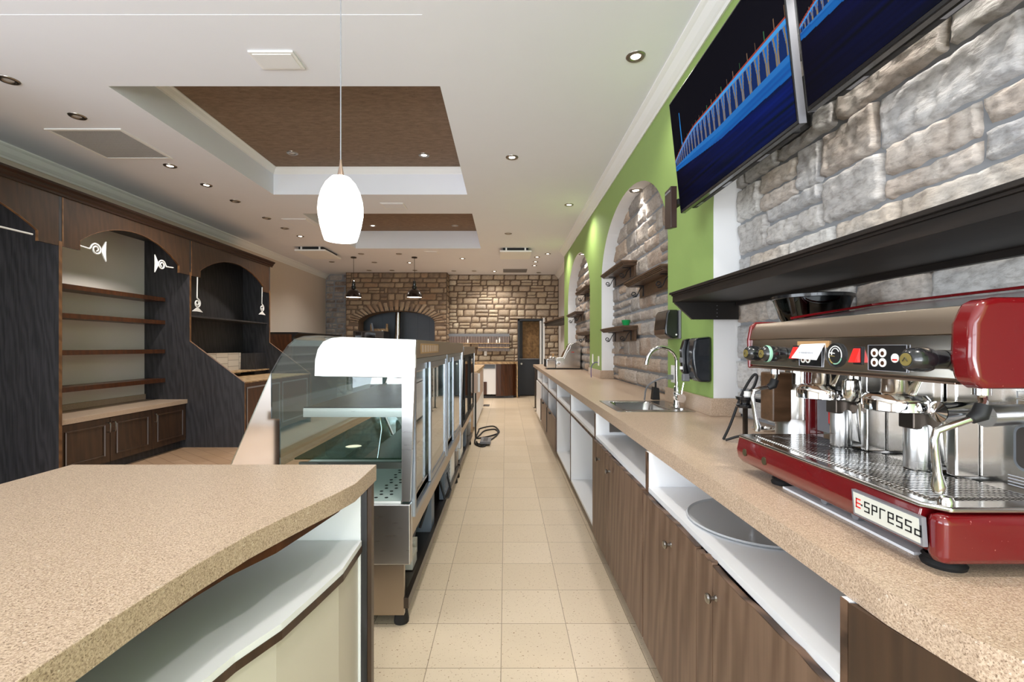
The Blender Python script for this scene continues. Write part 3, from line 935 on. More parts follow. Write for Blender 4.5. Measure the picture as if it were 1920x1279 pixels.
# ------------------------------------------------------------------ televisions
def picture(u, v, full):
    """night view: dark sky, lit bridge deck on Y piers, blue water; u along the screen from the far end, v up"""
    if full: deck = .575 - .115 * max(0, 1 - u / .28) ** 1.6
    else: deck = .43 + .14 * (u / .35 if u < .35 else 1) ** .8
    wat = (.405 - .06 * min(1, u / .5)) if full else .395 - .03 * u
    nz = noise.noise(Vector((u * 3, v * 42, 0)))
    c = [.0012, .0008, .002]
    th = .005 + .009 * u
    if v > deck + th:
        ph = (u ** .62) * 26
        if abs(ph - round(ph)) < .03 and v < deck + th + .02 + .055 * u: c = [.20, .12, .07] if int(round(ph)) % 3 else [.05, .16, .06]
        if full and abs(u - .11) < .006 * (1.0 - (v - .5) * 1.4) and v < .83: c = [.02, .22, .62]
        if v < deck + th + .012: c = [.30, .05, .03]
    elif v > deck - th: c = [.05, .30, .70]
    elif v > deck - 1.5 * th: c = [.12, .22, .40]
    elif v > wat:
        k = (v - wat) / max(.01, deck - wat)
        ph = (u ** .60) * 27
        fr = abs(ph - round(ph))
        arm = .16 + (.30 * max(0, k - .45) * 1.5)
        if abs(fr - arm * .6) < .07: c = [.22, .17, .10]
        elif fr < arm: c = [.01, .13, .48]
        else: c = [.004, .02, .10]
        if k < .16: c = [.02, .15, .45]
    elif v > wat - .035 - .05 * u: c = [.008, .10 + .04 * nz, .36 + .08 * nz]
    else:
        k = v / max(.05, wat)
        s_ = .35 + .65 * k ** 1.5
        s_ *= .55 + .45 * min(1, u * 1.6 + .15)
        c = [.001 * s_, .010 * s_ * u + .006 * max(0, nz) * u, (.10 + .12 * nz) * s_ * (.10 + 1.1 * u)]
    return c
def television(P0, W_, up, name_label, full):
    """P0: lower far corner of the panel front; W_ width towards the camera; up: vector from bottom to top"""
    P0, up = Vector(P0), Vector(up)
    ud = Vector((0, -1, 0)); nd = ud.cross(up).normalized()
    if nd.x > 0: nd = -nd
    t = thing('television', tuple(P0), name_label, 'television', 'televisions over the counter')
    H_ = up.length; upn = up.normalized()
    def slab(u0, u1, v0, v1, d0, d1, name, mat, par, bev=0):
        b = B()
        c = [P0 + ud * u + upn * v - nd * d for d in (d0, d1) for v in (v0, v1) for u in (u0, u1)]
        b._faces(c, [(0, 1, 3, 2), (4, 6, 7, 5), (0, 4, 5, 1), (2, 3, 7, 6), (0, 2, 6, 4), (1, 5, 7, 3)])
        return b.build(name, mat, par, bev)
    slab(0, W_, 0, H_, 0, .028, 'frame', 'black_plastic', t, .004)
    slab(.08, W_ - .08, -.0, H_ * .8, .028, .062, 'rear_housing', 'matte_black', t, .008)
    for k in range(9):
        b = B()
        u = W_ * (.12 + k * .095)
        c = [P0 + ud * (u + du) + upn * dv - nd * d for d, dv in ((.034, -.0008), (.05, -.0008)) for du in (0, .045 if k % 3 else .07)]
        b._faces([c[0], c[1], c[3], c[2]], [(0, 1, 2, 3)])
        b.build('underside_port', 'socket_dark' if k % 3 else 'silver_frame', t)
    slab(-.0015, .0, -.0, H_, .004, .03, 'far_rim', 'silver_frame', t)
    slab(W_, W_ + .0015, .0, H_, .001, .026, 'near_rim', 'silver_frame', t)
    NU, NV_ = 420, 230
    bz = .009
    bm = bmesh.new(); lay = bm.loops.layers.float_color.new('picture')
    vs_ = [[bm.verts.new(P0 + ud * (bz + (W_ - 2 * bz) * i / NU) + upn * (bz * 1.6 + (H_ - 2.6 * bz) * j / NV_) + nd * .0012 - OFF[t.name]) for i in range(NU + 1)] for j in range(NV_ + 1)]
    for j in range(NV_):
        for i in range(NU):
            fc = bm.faces.new([vs_[j][i], vs_[j][i + 1], vs_[j + 1][i + 1], vs_[j + 1][i]])
            c = picture((i + .5) / NU, (j + .5) / NV_, full)
            for lp in fc.loops: lp[lay] = (c[0], c[1], c[2], 1)
    me = bpy.data.meshes.new('screen'); bm.to_mesh(me); bm.free(); me.materials.append(M['screen_picture'])
    o = bpy.data.objects.new('screen', me); COL.objects.link(o); o.parent = t
    # bracket back to the wall
    m_ = P0 + ud * (W_ / 2) + upn * (H_ * .5)
    b = B(); b.tube([tuple(m_ - nd * .05), (m_.x + .16, m_.y, m_.z), (XS - .0, m_.y, m_.z)], .02, 8); b.box(XS - .03, XS + .01, m_.y - .12, m_.y + .12, m_.z - .12, m_.z + .12)
    b.build('wall_bracket', 'matte_black', t)
    return t
television((.98, 2.587, 2.065), 1.044, (-.066, 0, .610), 'wall television farther along, night bridge picture shown in full', True)
television((.98, 1.502, 2.082), 1.044, (-.066, 0, .610), 'wall television at the upper right corner of the photo, cut by the frame', False)
t = thing('media_box', (1.05, 2.66, 1.97), 'flat dark brown box hung behind the farther television', 'speaker')
b = B(); b.prism([(2.60, 1.99), (2.70, 2.005), (2.70, 2.22), (2.60, 2.225)], 'x', .93, .965)
b.build('cover', 'dark_brown_plastic', t, .003)
bx('name_strip', 'silver_frame', t, .928, .93, 2.61, 2.69, 2.195, 2.206)
bx('arm', 'matte_black', t, .9655, .99, 2.590, 2.69, 2.12, 2.15)
# ------------------------------------------------------------------ left counter
lf = [(-.427, 1.528), (-.428, 1.314), (-.452, 1.22), (-.498, 1.08), (-.533, .959), (-.553, .83), (-.563, .702), (-.569, .54), (-.572, .35), (-.572, .0), (-.572, -.5)]
t = thing('service_counter', (-.95, .5, 0), 'large tan speckled counter with white open shelf at lower left', 'counter')
b = B(); b.prism(lf + [(-1.437, -.5), (-1.435, 1.314), (-1.434, 1.528)], 'z', CT - .052, CT); b.build('countertop', 'speckled_laminate', t, .002)
def inset(d, ymax):
    return [(-.46 - d, ymax), (-.455 - d, 1.292), (-.478 - d, 1.16), (-.502 - d, 1.035), (-.545 - d, .93), (-.562 - d, .853), (-.585 - d, .70), (-.592 - d, .5), (-.595 - d, 0), (-.595 - d, -.45)]
bx('end_panel', 'brown_cabinet', t, -1.40, -.432, 1.487, 1.515, 0, CT - .053)
bx('end_liner', 'white_melamine', t, -1.38, -.464, 1.478, 1.486, 0, CT - .075)
bx('shadow_strip', 'dark_shaded_oak', t, -.4635, -.445, 1.480, 1.487, 0, CT - .053)
b = B(); b.prism(inset(.012, 1.476) + [(-1.38, -.45), (-1.38, 1.476)], 'z', CT - .073, CT - .053); b.build('subtop', 'curved_brown', t)
b = B(); b.prism(inset(.0, 1.476) + [(-1.2, -.45), (-1.2, 1.476)], 'z', .684, .70); b.build('shelf', 'white_melamine', t)
b = B(); b.prism(inset(-.0015, 1.4765) + [(-.75, -.45), (-.75, 1.4765)], 'z', .664, .6835); b.build('shelf_edge', 'brown_cabinet', t)
b = B(); b.prism(inset(.012, 1.476) + [(-.75, -.45), (-.75, 1.476)], 'z', .04, .6635); b.build('front_panel', 'beige_melamine', t)
bx('back_panel', 'white_melamine', t, -1.22, -1.20, -.45, 1.476, .04, CT - .075)
bx('customer_front', 'brown_cabinet', t, -1.40, -1.385, -.45, 1.486, 0, CT - .053)

# ------------------------------------------------------------------ display cases
def X2(x, y): return ((x - CXP) * 2.15 / F, EYE + (CYP - y) * 2.15 / F)
def frame_rect(b, x0, x1, y0, y1, z0, z1, w_):
    b.box(x0, x1, y0, y0 + w_, z0, z1); b.box(x0, x1, y1 - w_, y1, z0, z1)
    b.box(x0, x1, y0 + w_, y1 - w_, z0, z0 + w_); b.box(x0, x1, y0 + w_, y1 - w_, z1 - w_, z1)
def display_case(y0, y1, dark, label, bays, ztop=1.352):
    t = thing('display_case', (-.85, (y0 + y1) / 2, 0), label, 'display case', 'glass display cases in a row')
    k = ztop - 1.352
    fm = 'matte_black' if dark else 'aluminium'
    b = B(); b.box(-1.27, -.442, y0, y0 + .05, .30, .585); b.build('end_block', 'brushed_steel', t, .008)
    bx('end_plinth', 'warm_steel', t, -1.20, -.474, y0 + .005, y0 + .03, .066, .30, .001)
    bx('end_plinth', 'warm_steel', t, -1.20, -.474, y1 - .03, y1 - .005, .066, .30, .001)
    bx('end_block', 'brushed_steel', t, -1.27, -.47, y1 - .05, y1, .30, .40)
    bx('deck', 'warm_steel', t, -1.27, -.452, y0 + .051, y1, .40, .583, .001)
    dk = bx('deck_tray', 'white_melamine', t, -1.24, -.49, y0 + .01, y1 - .02, .5855, .597)
    b = B()
    ny = int((y1 - y0) / .05)
    for i in range(ny):
        for xx in (-.62, -.57): b.cyl((xx + (.012 if i % 2 else 0), y0 + .06 + i * .049, .597), (xx + (.012 if i % 2 else 0), y0 + .06 + i * .049, .5982), .009, n=8)
    b.build('vent_holes', 'matte_black', dk)
    bx('bottom_rail', 'dark_steel', t, -.475, -.452, y0, y1, .10, .15, .001)
    bx('bottom_tray', 'dark_steel', t, -1.22, -.476, y0 + .04, y1 - .04, .10, .115)
    bx('front_skirt', 'brushed_steel', t, -1.27, -1.25, y0 + .05, y1, .066, .399)
    for xx in (-1.1, -.50):
        for yy in (y0 + .07, y1 - .07):
            b = B(); b.lathe([(0, 0), (.035, 0), (.036, .012), (.03, .05), (.03, .068)], (xx, yy, 0), n=20)
            b.build('foot', 'matte_black', t)
    # posts and rails
    b = B()
    b.prism([(-.484, .598), (-.445, .598), (-.417, ztop), (-.484, ztop)], 'y', y0, y0 + .03)
    b.build('post', 'brushed_steel', t, .001)
    b = B(); b.prism([(-.484, .60), (-.445, .60), (-.417, ztop), (-.484, ztop)], 'y', y1 - .03, y1); b.build('post', 'brushed_steel', t, .001)
    b = B(); b.prism([(-.484, 1.265 + k), (-.421, 1.265 + k), (-.417, ztop), (-.484, ztop)], 'y', y0 + .03, y1 - .03); rail = b.build('top_rail', 'warm_steel', t, .001)
    if not dark:
        st = bx('vent_label', 'tape_brown', rail, -.4178, -.4165, y0 + .12, y0 + .72, 1.285, 1.335)
        b = B()
        for i in range(7): b.box(-.4162, -.4166, y0 + .15 + i * .08, y0 + .20 + i * .08, 1.292, 1.328)
        b.build('slots', 'pale_pink_wood', st)
    # curved light canopy
    can = [X2(*p) for p in ((779, 637), (641, 632), (622, 634), (606, 641), (596, 655), (591, 675), (590, 705), (753, 708), (753, 690), (779, 690))]
    can = [(p[0], p[1] + k) for p in can]
    b = B(); b.prism(can, 'y', y0 - .002, y0 + .018); b.build('canopy_end', 'white_trim' if not dark else 'dark_steel', t, .001)  # white colour stands in for window glare on the metal end
    b = B(); b.prism([(-.484, ztop), (-.762, ztop + .001), (-.762, ztop - .02), (-.484, ztop - .02)], 'y', y0 + .019, y1 - .01); b.build('top_lid', 'brushed_steel', t)
    b = B(); b.box(-.88, -.60, y0 + .05, y1 - .05, 1.178 + k, 1.190 + k); b.build('light_hood', 'aluminium', t)
    # glass
    prof = [X2(*p) for p in ((641, 631), (600, 628.5), (570, 630), (552, 636), (538, 648), (524, 668), (507, 698), (470, 783), (432, 870), (415, 912))]
    prof = [(p[0], p[1] + k) for p in prof] + [(-1.36, .60)]
    b = B(); b.sweep_open(prof, 'y', y0 + .002, y1 - .002, 0, .006); b.build('front_glass', 'front_case_glass', t)
    end = [(p[0], p[1] + k) for p in [X2(753, 709), X2(591, 706), X2(592, 675), X2(598, 655), X2(608, 641), X2(624, 634), X2(641, 633), X2(600, 630), X2(572, 632), X2(554, 638), X2(540, 650), X2(526, 670), X2(509, 700), X2(509, 785), X2(525, 785)]] + [X2(525, 940), X2(753, 940)]
    b = B(); b.prism(end, 'y', y0 + .004, y0 + .010); b.build('end_glass', 'case_glass', t)
    pan = [X2(*p) for p in ((507, 700), (507.5, 785.5), (523.5, 786), (523.5, 940), (408, 940), (434, 870), (470, 785))]
    b = B(); b.prism(pan, 'y', y0 + .003, y0 + .012); b.build('end_mirror_panel', 'mirror_steel', t)
    b = B(); b.prism([(-.49, .60), (-.49, 1.17), (-.95, 1.17), (-1.25, .6)], 'y', y1 - .02, y1 - .012); b.build('far_end_panel', 'white_trim' if not dark else 'dark_steel', t)
    # shelves
    s1 = bx('shelf', 'brushed_steel_flat', t, -.958, -.49, y0 + .06, y1 - .05, 1.003, 1.030, .001)
    b = B(); b.box(-.962, -.49, y0 + .045, y0 + .06, .985, 1.027); b.build('shelf_front_bar', 'brushed_steel', s1)
    bx('rubber_edge', 'matte_black', s1, -.96, -.49, y0 + .046, y0 + .058, 1.0275, 1.032)
    s2 = bx('glass_shelf', 'green_glass', t, -1.01, -.49, y0 + .06, y1 - .05, .779, .787)
    b = B(); b.box(-.985, -.49, y0 + .05, y0 + .07, .738, .768); b.build('support_bar', 'brushed_steel', s2)
    b = B()
    for f_ in (.35, .72):
        yy = y0 + (y1 - y0) * f_
        b.cyl((-.80, yy, .787), (-.83, yy, 1.003), .005, n=8)
    b.build('support_rod', 'chrome', t)
    # sliding doors on the staff side
    for (a, c_) in bays:
        fr = B(); frame_rect(fr, -.452, -.430, a, c_, .508, 1.262 + k, .028); fr = fr.build('door_frame', fm, t, .001)
        m_ = (a + c_) / 2
        for (p, q, xx) in ((a + .03, m_ + .06, -.466), (m_ - .10, c_ - .03, -.448)):
            d = B(); frame_rect(d, xx, xx + .014, p, q, .538, 1.232 + k, .036); d = d.build('sliding_door', fm, t, .001)
            bx('pane', 'door_glass', d, xx + .005, xx + .009, p + .036, q - .036, .574, 1.196 + k)
    return t
cA = display_case(2.15, 4.55, False, 'large steel and curved glass display case nearest the camera', ((2.20, 3.36), (3.42, 4.50)))
# what shows in its open base
def part(b, name, mat, p, bev=0): return b.build(name, mat, p, bev)
part(B().box(-1.0, -.482, 3.00, 3.12, .115, .40), 'divider', 'blue_grey_panel', cA)
part(B().cyl((-.62, 2.75, .26), (-.545, 2.75, .26), .085, n=28), 'fan_motor', 'grey_plastic', cA)
part(B().cyl((-.545, 2.75, .26), (-.535, 2.75, .26), .018, n=14), 'fan_hub', 'matte_black', cA)
part(B().tube([(-.52, 2.62, .33), (-.53, 2.8, .345), (-.55, 3.0, .33)], .026, 12), 'insulated_pipe', 'white_insulation', cA)
part(B().box(-.60, -.50, 2.48, 2.60, .12, .19).box(-.62, -.52, 2.66, 2.72, .115, .20), 'bracket_plate', 'white_insulation', cA)
part(B().box(-1.0, -.62, 2.5, 2.98, .115, .24), 'compressor', 'matte_black', cA)
part(B().tube([(-.53, 2.85, .2), (-.50, 2.9, .3), (-.50, 2.98, .33), (-.53, 3.04, .30)], .008, 8), 'hose', 'matte_black', cA)
b = B(); b.box(-.52, -.478, 3.62, 3.95, .12, .38)
for k in range(7): b.box(-.478, -.474, 3.64, 3.93, .145 + k * .032, .158 + k * .032)
part(b, 'louvre_panel', 'blue_grey_panel', cA)
part(B().box(-.52, -.476, 4.05, 4.30, .13, .37), 'control_box', 'white_plastic', cA)
part(B().tube([(-.50, 3.5, .3), (-.455, 3.46, .18), (-.44, 3.55, .16), (-.44, 3.7, .17), (-.48, 3.75, .3)], .008, 8), 'hose', 'matte_black', cA)
cB = display_case(4.60, 6.30, True, 'second display case with black sliding door frames behind the first', ((4.64, 5.44), (5.48, 6.26)), 1.32)
part(B().box(-.52, -.476, 4.85, 5.15, .13, .37), 'control_box', 'white_plastic', cB)
part(B().box(-.52, -.476, 5.5, 5.62, .13, .38), 'louvre_panel', 'blue_grey_panel', cB)
# far base counter and what is beside it
t = thing('back_counter', (-.8, 8.7, 0), 'tan-topped counter with white end beyond the display cases', 'counter')
bx('countertop', 'tan_board', t, -1.1, -.455, 7.2, 10.0, CT - .045, CT, .001)
bx('carcass', 'white_melamine', t, -1.08, -.475, 7.24, 9.96, .06, CT - .046)
for k in range(3): bx('door', 'pale_pink_wood', t, -.474, -.460, 7.26 + k * .72, 7.94 + k * .72, .42, .86, .001)
bx('toe_kick', 'toe_kick', t, -1.05, -.52, 7.26, 9.94, 0, .06)
t = thing('drawer_unit', (-.6, 6.8, 0), 'pale wood drawer unit with an open drawer beyond the black-framed case', 'cabinet')
bx('carcass', 'tan_board', t, -1.05, -.50, 6.45, 7.1, .0, .66)
bx('open_drawer', 'pale_pink_wood', t, -.50, -.395, 6.50, 6.56, .665, .95, .004)
bx('drawer_front', 'white_melamine', t, -.50, -.37, 6.66, 6.69, .665, .93, .003)
bx('post', 'matte_black', t, -.44, -.42, 6.60, 6.63, 0, .93)
# ------------------------------------------------------------------ floor bits
t = thing('floor_vent', (-.5, 10.35, 0), 'small dark floor vent beyond the tan-topped counter', 'vent')
b = B(); frame_rect(b, 0, .0, 0, 0, 0, 0, 0) if False else b.box(-.55, -.36, 10.2, 10.5, 0, .006); b.build('grille', 'dark_steel', t)
cord('extension_cord', [(-.40, 6.36, .012), (-.36, 6.2, .012), (-.25, 6.35, .010), (-.12, 6.9, .010), (-.16, 7.3, .010), (-.32, 7.2, .010), (-.38, 6.85, .010), (-.40, 6.6, .010), (-.2, 6.75, .02),
     (-.10, 7.1, .010), (-.2, 7.6, .010), (-.40, 7.4, .010), (-.42, 7.15, .01), (-.42, 6.3, .010), (-.30, 6.05, .010), (-.22, 6.3, .012)], .011, 'matte_black', 'black extension cord coiled on the aisle floor')
t = thing('power_strip', (-.27, 6.2, 0), 'pale power block lying on the coiled extension cord', 'power strip')
bx('body', 'grey_plastic', t, -.34, -.20, 6.12, 6.42, .024, .06, .006)
b = B()
for k in range(3): b.box(-.30, -.24, 6.16 + k * .08, 6.2 + k * .08, .06, .062)
b.build('socket', 'socket_dark', t)
# ------------------------------------------------------------------ built-in wall cabinetry on the left
FX = -4.14
DV = [2.30, 4.28, 6.05, 8.09]
def divider_outline(flare):
    if flare: return [(XL + .01, 0), (-3.42, 0), (-3.42, .845), (FX, 1.39), (FX, 2.72), (XL + .01, 2.72)]
    return [(XL + .01, 0), (FX, 0), (FX, 2.72), (XL + .01, 2.72)]
def wall_unit(i, label):
    y0, y1 = DV[i], DV[i + 1]
    t = thing('display_cabinet', (-4.45, (y0 + y1) / 2, 0), label, 'cabinet', 'arched wall cabinets on the left')
    fl = i >= 1
    b = B(); b.prism(divider_outline(fl), 'y', y1, y1 + .028); sp_ = b.build('side_panel', 'dark_shaded_oak', t)
    b = B()
    if fl:
        for p, q in (((-3.42, 0), (-3.42, .845)), ((-3.42, .845), (FX, 1.39)), ((FX, 1.39), (FX, 2.30))):
            b.prism([p, (p[0] + .003, p[1]), (q[0] + .003, q[1] + .001), q], 'y', y1 - .001, y1 + .029)
    else: b.box(FX, FX + .003, y1 - .001, y1 + .029, 0, 2.30)
    b.build('edge_band', 'edge_band', sp_)
    m_ = (y0 + y1) / 2 + .01; hw = (y1 - y0) / 2 - .20
    zb, sp0, ap = 2.257, 2.35, 2.595
    a_ = [(m_ - hw * math.cos(math.pi * (i_ / 24)), 0) for i_ in range(25)]
    # segment of a circle through spring, apex, spring
    h = ap - sp0; rad = (hw * hw + h * h) / (2 * h)
    ar = [(m_ + rad * math.sin(x), ap - rad + rad * math.cos(x)) for x in [math.asin(hw / rad) * (-1 + 2 * k / 20) for k in range(21)]]
    b = B()
    y0e = y0 + .03
    # pieces between the arch and the top so that every face stays simple
    b.box(FX - .02, FX, y0e, m_ - hw, zb, 2.72); b.box(FX - .02, FX, m_ + hw, y1 - .001, zb, 2.72)
    for p, q in zip(ar, ar[1:]): b.prism([p, q, (q[0], 2.72), (p[0], 2.72)], 'x', FX - .02, FX)
    v = b.build('valance', 'brown_cabinet', t)
    b = B()
    b.box(FX - .021, FX + .002, m_ - hw - .001, m_ - hw + .004, zb, sp0); b.box(FX - .021, FX + .002, m_ + hw - .004, m_ + hw + .001, zb, sp0)
    for p, q in zip(ar, ar[1:]): b.prism([(p[0], p[1] - .004), (q[0], q[1] - .004), q, p], 'x', FX - .021, FX + .002)
    b.box(FX, FX + .004, y0e, y0e + .012, zb, 2.715)
    b.build('valance_edge', 'edge_band', v)
    bx('top_board', 'dark_shaded_oak', t, XL + .01, FX - .02, y0e, y1, 2.70, 2.72)
    if i == 0: bx('back_panel', 'dark_shaded_oak', t, XL + .01, XL + .02, y0e, y1, 0, 2.70)
    if i == 1:
        bx('back_panel', 'white_wall', t, XL + .01, XL + .02, y0e, y1 - .001, .63, 2.70)
        for z in (1.958, 1.66, 1.283, .905):
            bx('shelf', 'curved_brown', t, XL + .021, -4.457, y0e, y1 - .001, z - .05, z, .001)
    if i == 2:
        bx('back_panel', 'dark_shaded_oak', t, XL + .01, -4.60, y0e, y1 - .001, 1.22, 2.70)
        bx('shelf', 'dark_shaded_oak', t, -4.60, -4.17, y0e, y1 - .001, 1.715, 1.735, .001)
        bx('tile_back', 'wall_tile', t, -4.60, -4.43, y0e, y1 - .36, .86, 1.22)
        bx('recess_side', 'dark_shaded_oak', t, -4.60, -4.20, y1 - .35, y1 - .001, .86, 1.21)
        bx('ledge', 'tan_board', t, -4.43, -4.14, y0e, y1 - .001, .915, .935, .001)
        d = bx('lower_cabinet', 'curved_brown', t, XL + .01, -3.44, y0e, y1 - .001, .08, .835)
        bx('cabinet_top', 'tan_board', t, XL + .01, -3.43, y0e, y1 - .001, .836, .852)
        for k in range(2):
            a = y0e + .05 + k * .98
            b = B(); frame_rect(b, -3.44, -3.432, a, a + .90, .15, .78, .02); b.build('panel_frame', 'silver_frame', d)
    return t
wall_unit(0, 'dark arched wall cabinet cut by the left edge of the photo')
wall_unit(1, 'arched wall cabinet with four dark shelves against a pale back')
wall_unit(2, 'dark arched wall cabinet with sloped sides at the far end of the row')
# cornice
cp = [(0, 0), (.012, 0), (.014, .02), (.03, .035), (.035, .055), (.06, .072), (.062, .09), (0, .09)]
b = B(); b.prism([(FX + p[0], 2.72 + p[1]) for p in cp], 'y', DV[0], DV[3] + .09); b.box(XL + .01, FX, DV[0], DV[3] + .028, 2.722, 2.80)
b.prism([(DV[3] + .028 + p[0], 2.72 + p[1]) for p in cp], 'x', XL + .01, FX)
tag(b.build('cornice', 'cornice_wood'), 'dark moulded cornice running along the top of the wall cabinets', 'cornice')
# bench
t = thing('bench_cabinet', (-4.45, 5.17, 0), 'low dark cabinet with three framed doors below the shelves', 'cabinet')
ya, yb = DV[1] + .03, DV[2] - .002
bx('carcass', 'brown_cabinet', t, XL + .02, -4.205, ya, yb, .10, .576)
bx('toe_kick', 'dark_shaded_oak', t, XL + .02, -4.26, ya, yb, 0, .10)
dw = (yb - ya) / 3
for k in range(3):
    a = ya + k * dw + .004; c_ = a + dw - .008
    d = bx('door', 'brown_cabinet', t, -4.205, -4.185, a, c_, .105, .57, .001)
    b = B(); frame_rect(b, -4.185, -4.175, a + .065, c_ - .065, .17, .505, .018); b.build('door_moulding', 'brown_cabinet', d, .004)
    b = B(); b.box(-4.1755, -4.174, a + .068, a + .078, .178, .497); b.box(-4.1755, -4.174, c_ - .078, c_ - .068, .178, .497); b.build('inlay', 'silver_frame', d)
    hy = c_ - .03 if k == 0 else a + .03
    b = B(); b.tube([(-4.185, hy, .42), (-4.158, hy, .422), (-4.153, hy, .44), (-4.153, hy, .50), (-4.158, hy, .518), (-4.185, hy, .52)], .006, 8); b.build('handle', 'nickel', d)
t = thing('countertop', (-4.45, 5.17, .58), 'tan speckled top with backsplash on the low cabinet at left', 'countertop')
bx('slab', 'speckled_laminate', t, XL + .02, -4.165, ya, yb, .578, .63, .002)
bx('backsplash', 'speckled_laminate', t, XL + .021, XL + .04, ya, yb, .632, .70, .002)
# scroll ornaments
def scroll(origin, dr, up, bar, label):
    """flat metal scroll with a flared foot, drawn from origin along dr"""
    o_, dr, up = Vector(origin), Vector(dr), Vector(up)
    t = thing('scroll_ornament', origin, label, 'ornament', 'pale metal scrolls in the cabinet arches')
    P = lambda s, v: tuple(o_ + dr * s + up * v)
    r0 = .062; cx = bar + .075
    pts = [P(0, 0), P(bar * .5, -.004), P(bar, -.008)]
    sp_ = []
    for i in range(34):
        a = 168 - i * 18.5
        r = r0 - .0014 * i
        sp_.append(P(cx + r * math.cos(R(a)), r * math.sin(R(a))))
    b = B(); b.tube(pts, .0075, 8); b.build('bar', 'white_trim', t)
    b = B(); b.tube([pts[-1]] + sp_, [.008] * 12 + [.009] * 15 + [.007] * 8, 8); b.build('spiral', 'white_trim', t)
    xs_ = cx + r0 - .004
    out = [(xs_, .012), (xs_ + .055, .105), (xs_ + .05, 0), (xs_ + .055, -.105), (xs_, -.012)]
    b = B()
    th = up.cross(dr).normalized() * .006
    f0 = [Vector(P(*p)) + th for p in out]; f1 = [Vector(P(*p)) - th for p in out]
    n_ = len(out)
    b._faces([tuple(v) for v in f0 + f1], [tuple(range(n_)), tuple(range(2 * n_ - 1, n_ - 1, -1))] + [(i, (i + 1) % n_, n_ + (i + 1) % n_, n_ + i) for i in range(n_)])
    b.build('flared_foot', 'white_trim', t)
XO = FX - .010
scroll((XO, 4.492, 2.305), (0, 1, 0), (0, 0, 1), .115, 'pale scroll at the left side of the shelved arch')
scroll((XO, 5.765, 2.305), (0, -1, 0), (0, 0, 1), .115, 'pale scroll at the right side of the shelved arch')
scroll((XO - .0, 6.22, 2.257), (0, 0, -1), (0, 1, 0), .28, 'hanging pale scroll at the near side of the far arch')
scroll((XO - .0, 7.87, 2.33), (0, 0, -1), (0, 1, 0), .28, 'hanging pale scroll at the far side of the far arch')
b = B(); b.cyl((XO, 2.9, 2.305), (XO, 4.05, 2.305), .008, n=10)
tag(b.build('rod', 'white_trim'), 'pale rod across the arch at the left edge of the photo', 'rod')
# hutch standing farther back
t = thing('hutch', (-4.3, 9.9, 0), 'dark cabinet with flared top behind the curved glass of the case', 'cabinet')
b = B(); b.prism([(XL + .01, 0), (-4.12, 0), (-4.12, 1.50), (-4.02, 1.58), (-4.02, 1.60), (XL + .01, 1.60)], 'y', 8.95, 11.3); b.build('body', 'black_wood', t)
bx('end_panel', 'curved_brown', t, XL + .02, -4.14, 8.93, 8.949, 0, 1.56)

# ------------------------------------------------------------------ far end
t = thing('curved_counter', (-.3, 11.9, 0), 'curved dark brown counter standing against the far stone wall', 'counter')
b = B()
cpts = [(.26, 12.1), (.27, 11.92)] + [(-.25 + .50 * math.cos(R(a)), 11.92 + .10 - .24 * math.sin(R(a))) for a in range(15, 90, 12)] + [(-.25, 11.78)]
b.prism(cpts + [(-.25, 12.1)], 'z', .06, .875); b.build('curved_front', 'curved_brown', t)
b = B(); b.prism([(.27, 12.14), (.28, 11.88)] + [(-.25 + .53 * math.cos(R(a)), 11.90 + .10 - .26 * math.sin(R(a))) for a in range(15, 90, 12)] + [(-.78, 11.73), (-.78, 12.14)], 'z', .875, .93); b.build('countertop', 'tan_board', t)
bx('open_compartment', 'white_melamine', t, -.74, -.251, 11.80, 12.1, .10, .872)
bx('compartment_gap', 'blue_grey_panel', t, -.72, -.27, 11.785, 11.799, .76, .86)
bx('brown_panel', 'curved_brown', t, -.74, -.48, 11.78, 11.799, .10, .42)
bx('toe_kick', 'dark_shaded_oak', t, -.74, .20, 11.84, 12.08, 0, .06)
bx('end_post', 'tan_board', t, .282, .312, 11.86, 12.14, 0, .93)
# peg rack
t = thing('peg_rack', (-.65, 12.1, 1.2), 'two-tier wall rack with rows of pegs on the lit stone wall', 'rack')
x0, x1 = -1.49, .10
bx('top_rail', 'grey_plastic', t, x0, x1, 12.03, 12.15, 1.585, 1.655, .002)
bx('middle_shelf', 'tan_board', t, x0, x1, 11.97, 12.15, 1.395, 1.415)
bx('lower_shelf', 'tan_board', t, -.72, x1, 11.97, 12.15, 1.285, 1.31)
bx('lower_rail', 'grey_plastic', t, -.72, x1, 12.05, 12.15, 1.20, 1.28)
b = B(); b.box(x0, x1, 12.10, 12.15, 1.415, 1.585); b.box(-.72, x1, 12.10, 12.15, 1.31, 1.395); b.build('back_board', 'curved_brown', t)
b = B()
for i in range(38):
    x = x0 + .02 + i * .0415
    b.box(x, x + .012, 12.0, 12.01, 1.415, 1.585)
for i in range(20):
    x = -.71 + i * .0405
    b.box(x, x + .012, 12.0, 12.01, 1.31, 1.395)
    b.box(x, x + .010, 12.04, 12.052, 1.20, 1.28)
b.build('pegs', 'pale_pink_wood', t)
for k, (x, h, lb) in enumerate(((-.98, .10, 'small white bottle on the peg rack, leftmost of the row'), (-.45, .11, 'small white bottle on the peg rack, middle of the row'),
        (-.23, .09, 'small white bottle on the peg rack, just left of the rounded one'), (-.16, .14, 'tallest white bottle on the peg rack near its right end'))):
    b = B(); b.lathe([(0, 0), (.02, 0), (.022, h * .6), (.01, h * .75), (.009, h), (0, h)], (x, 11.985, 1.4155), n=12)
    tag(b.build('bottle', 'white_plastic'), lb, 'bottle', 'small bottles on the peg rack')
t = thing('outlet', (-.53, 12.14, 1.08), 'white outlet on the stone wall above the curved counter', 'outlet')
bx('plate', 'white_plastic', t, -.565, -.495, 12.13, 12.16, 1.085, 1.205, .002)
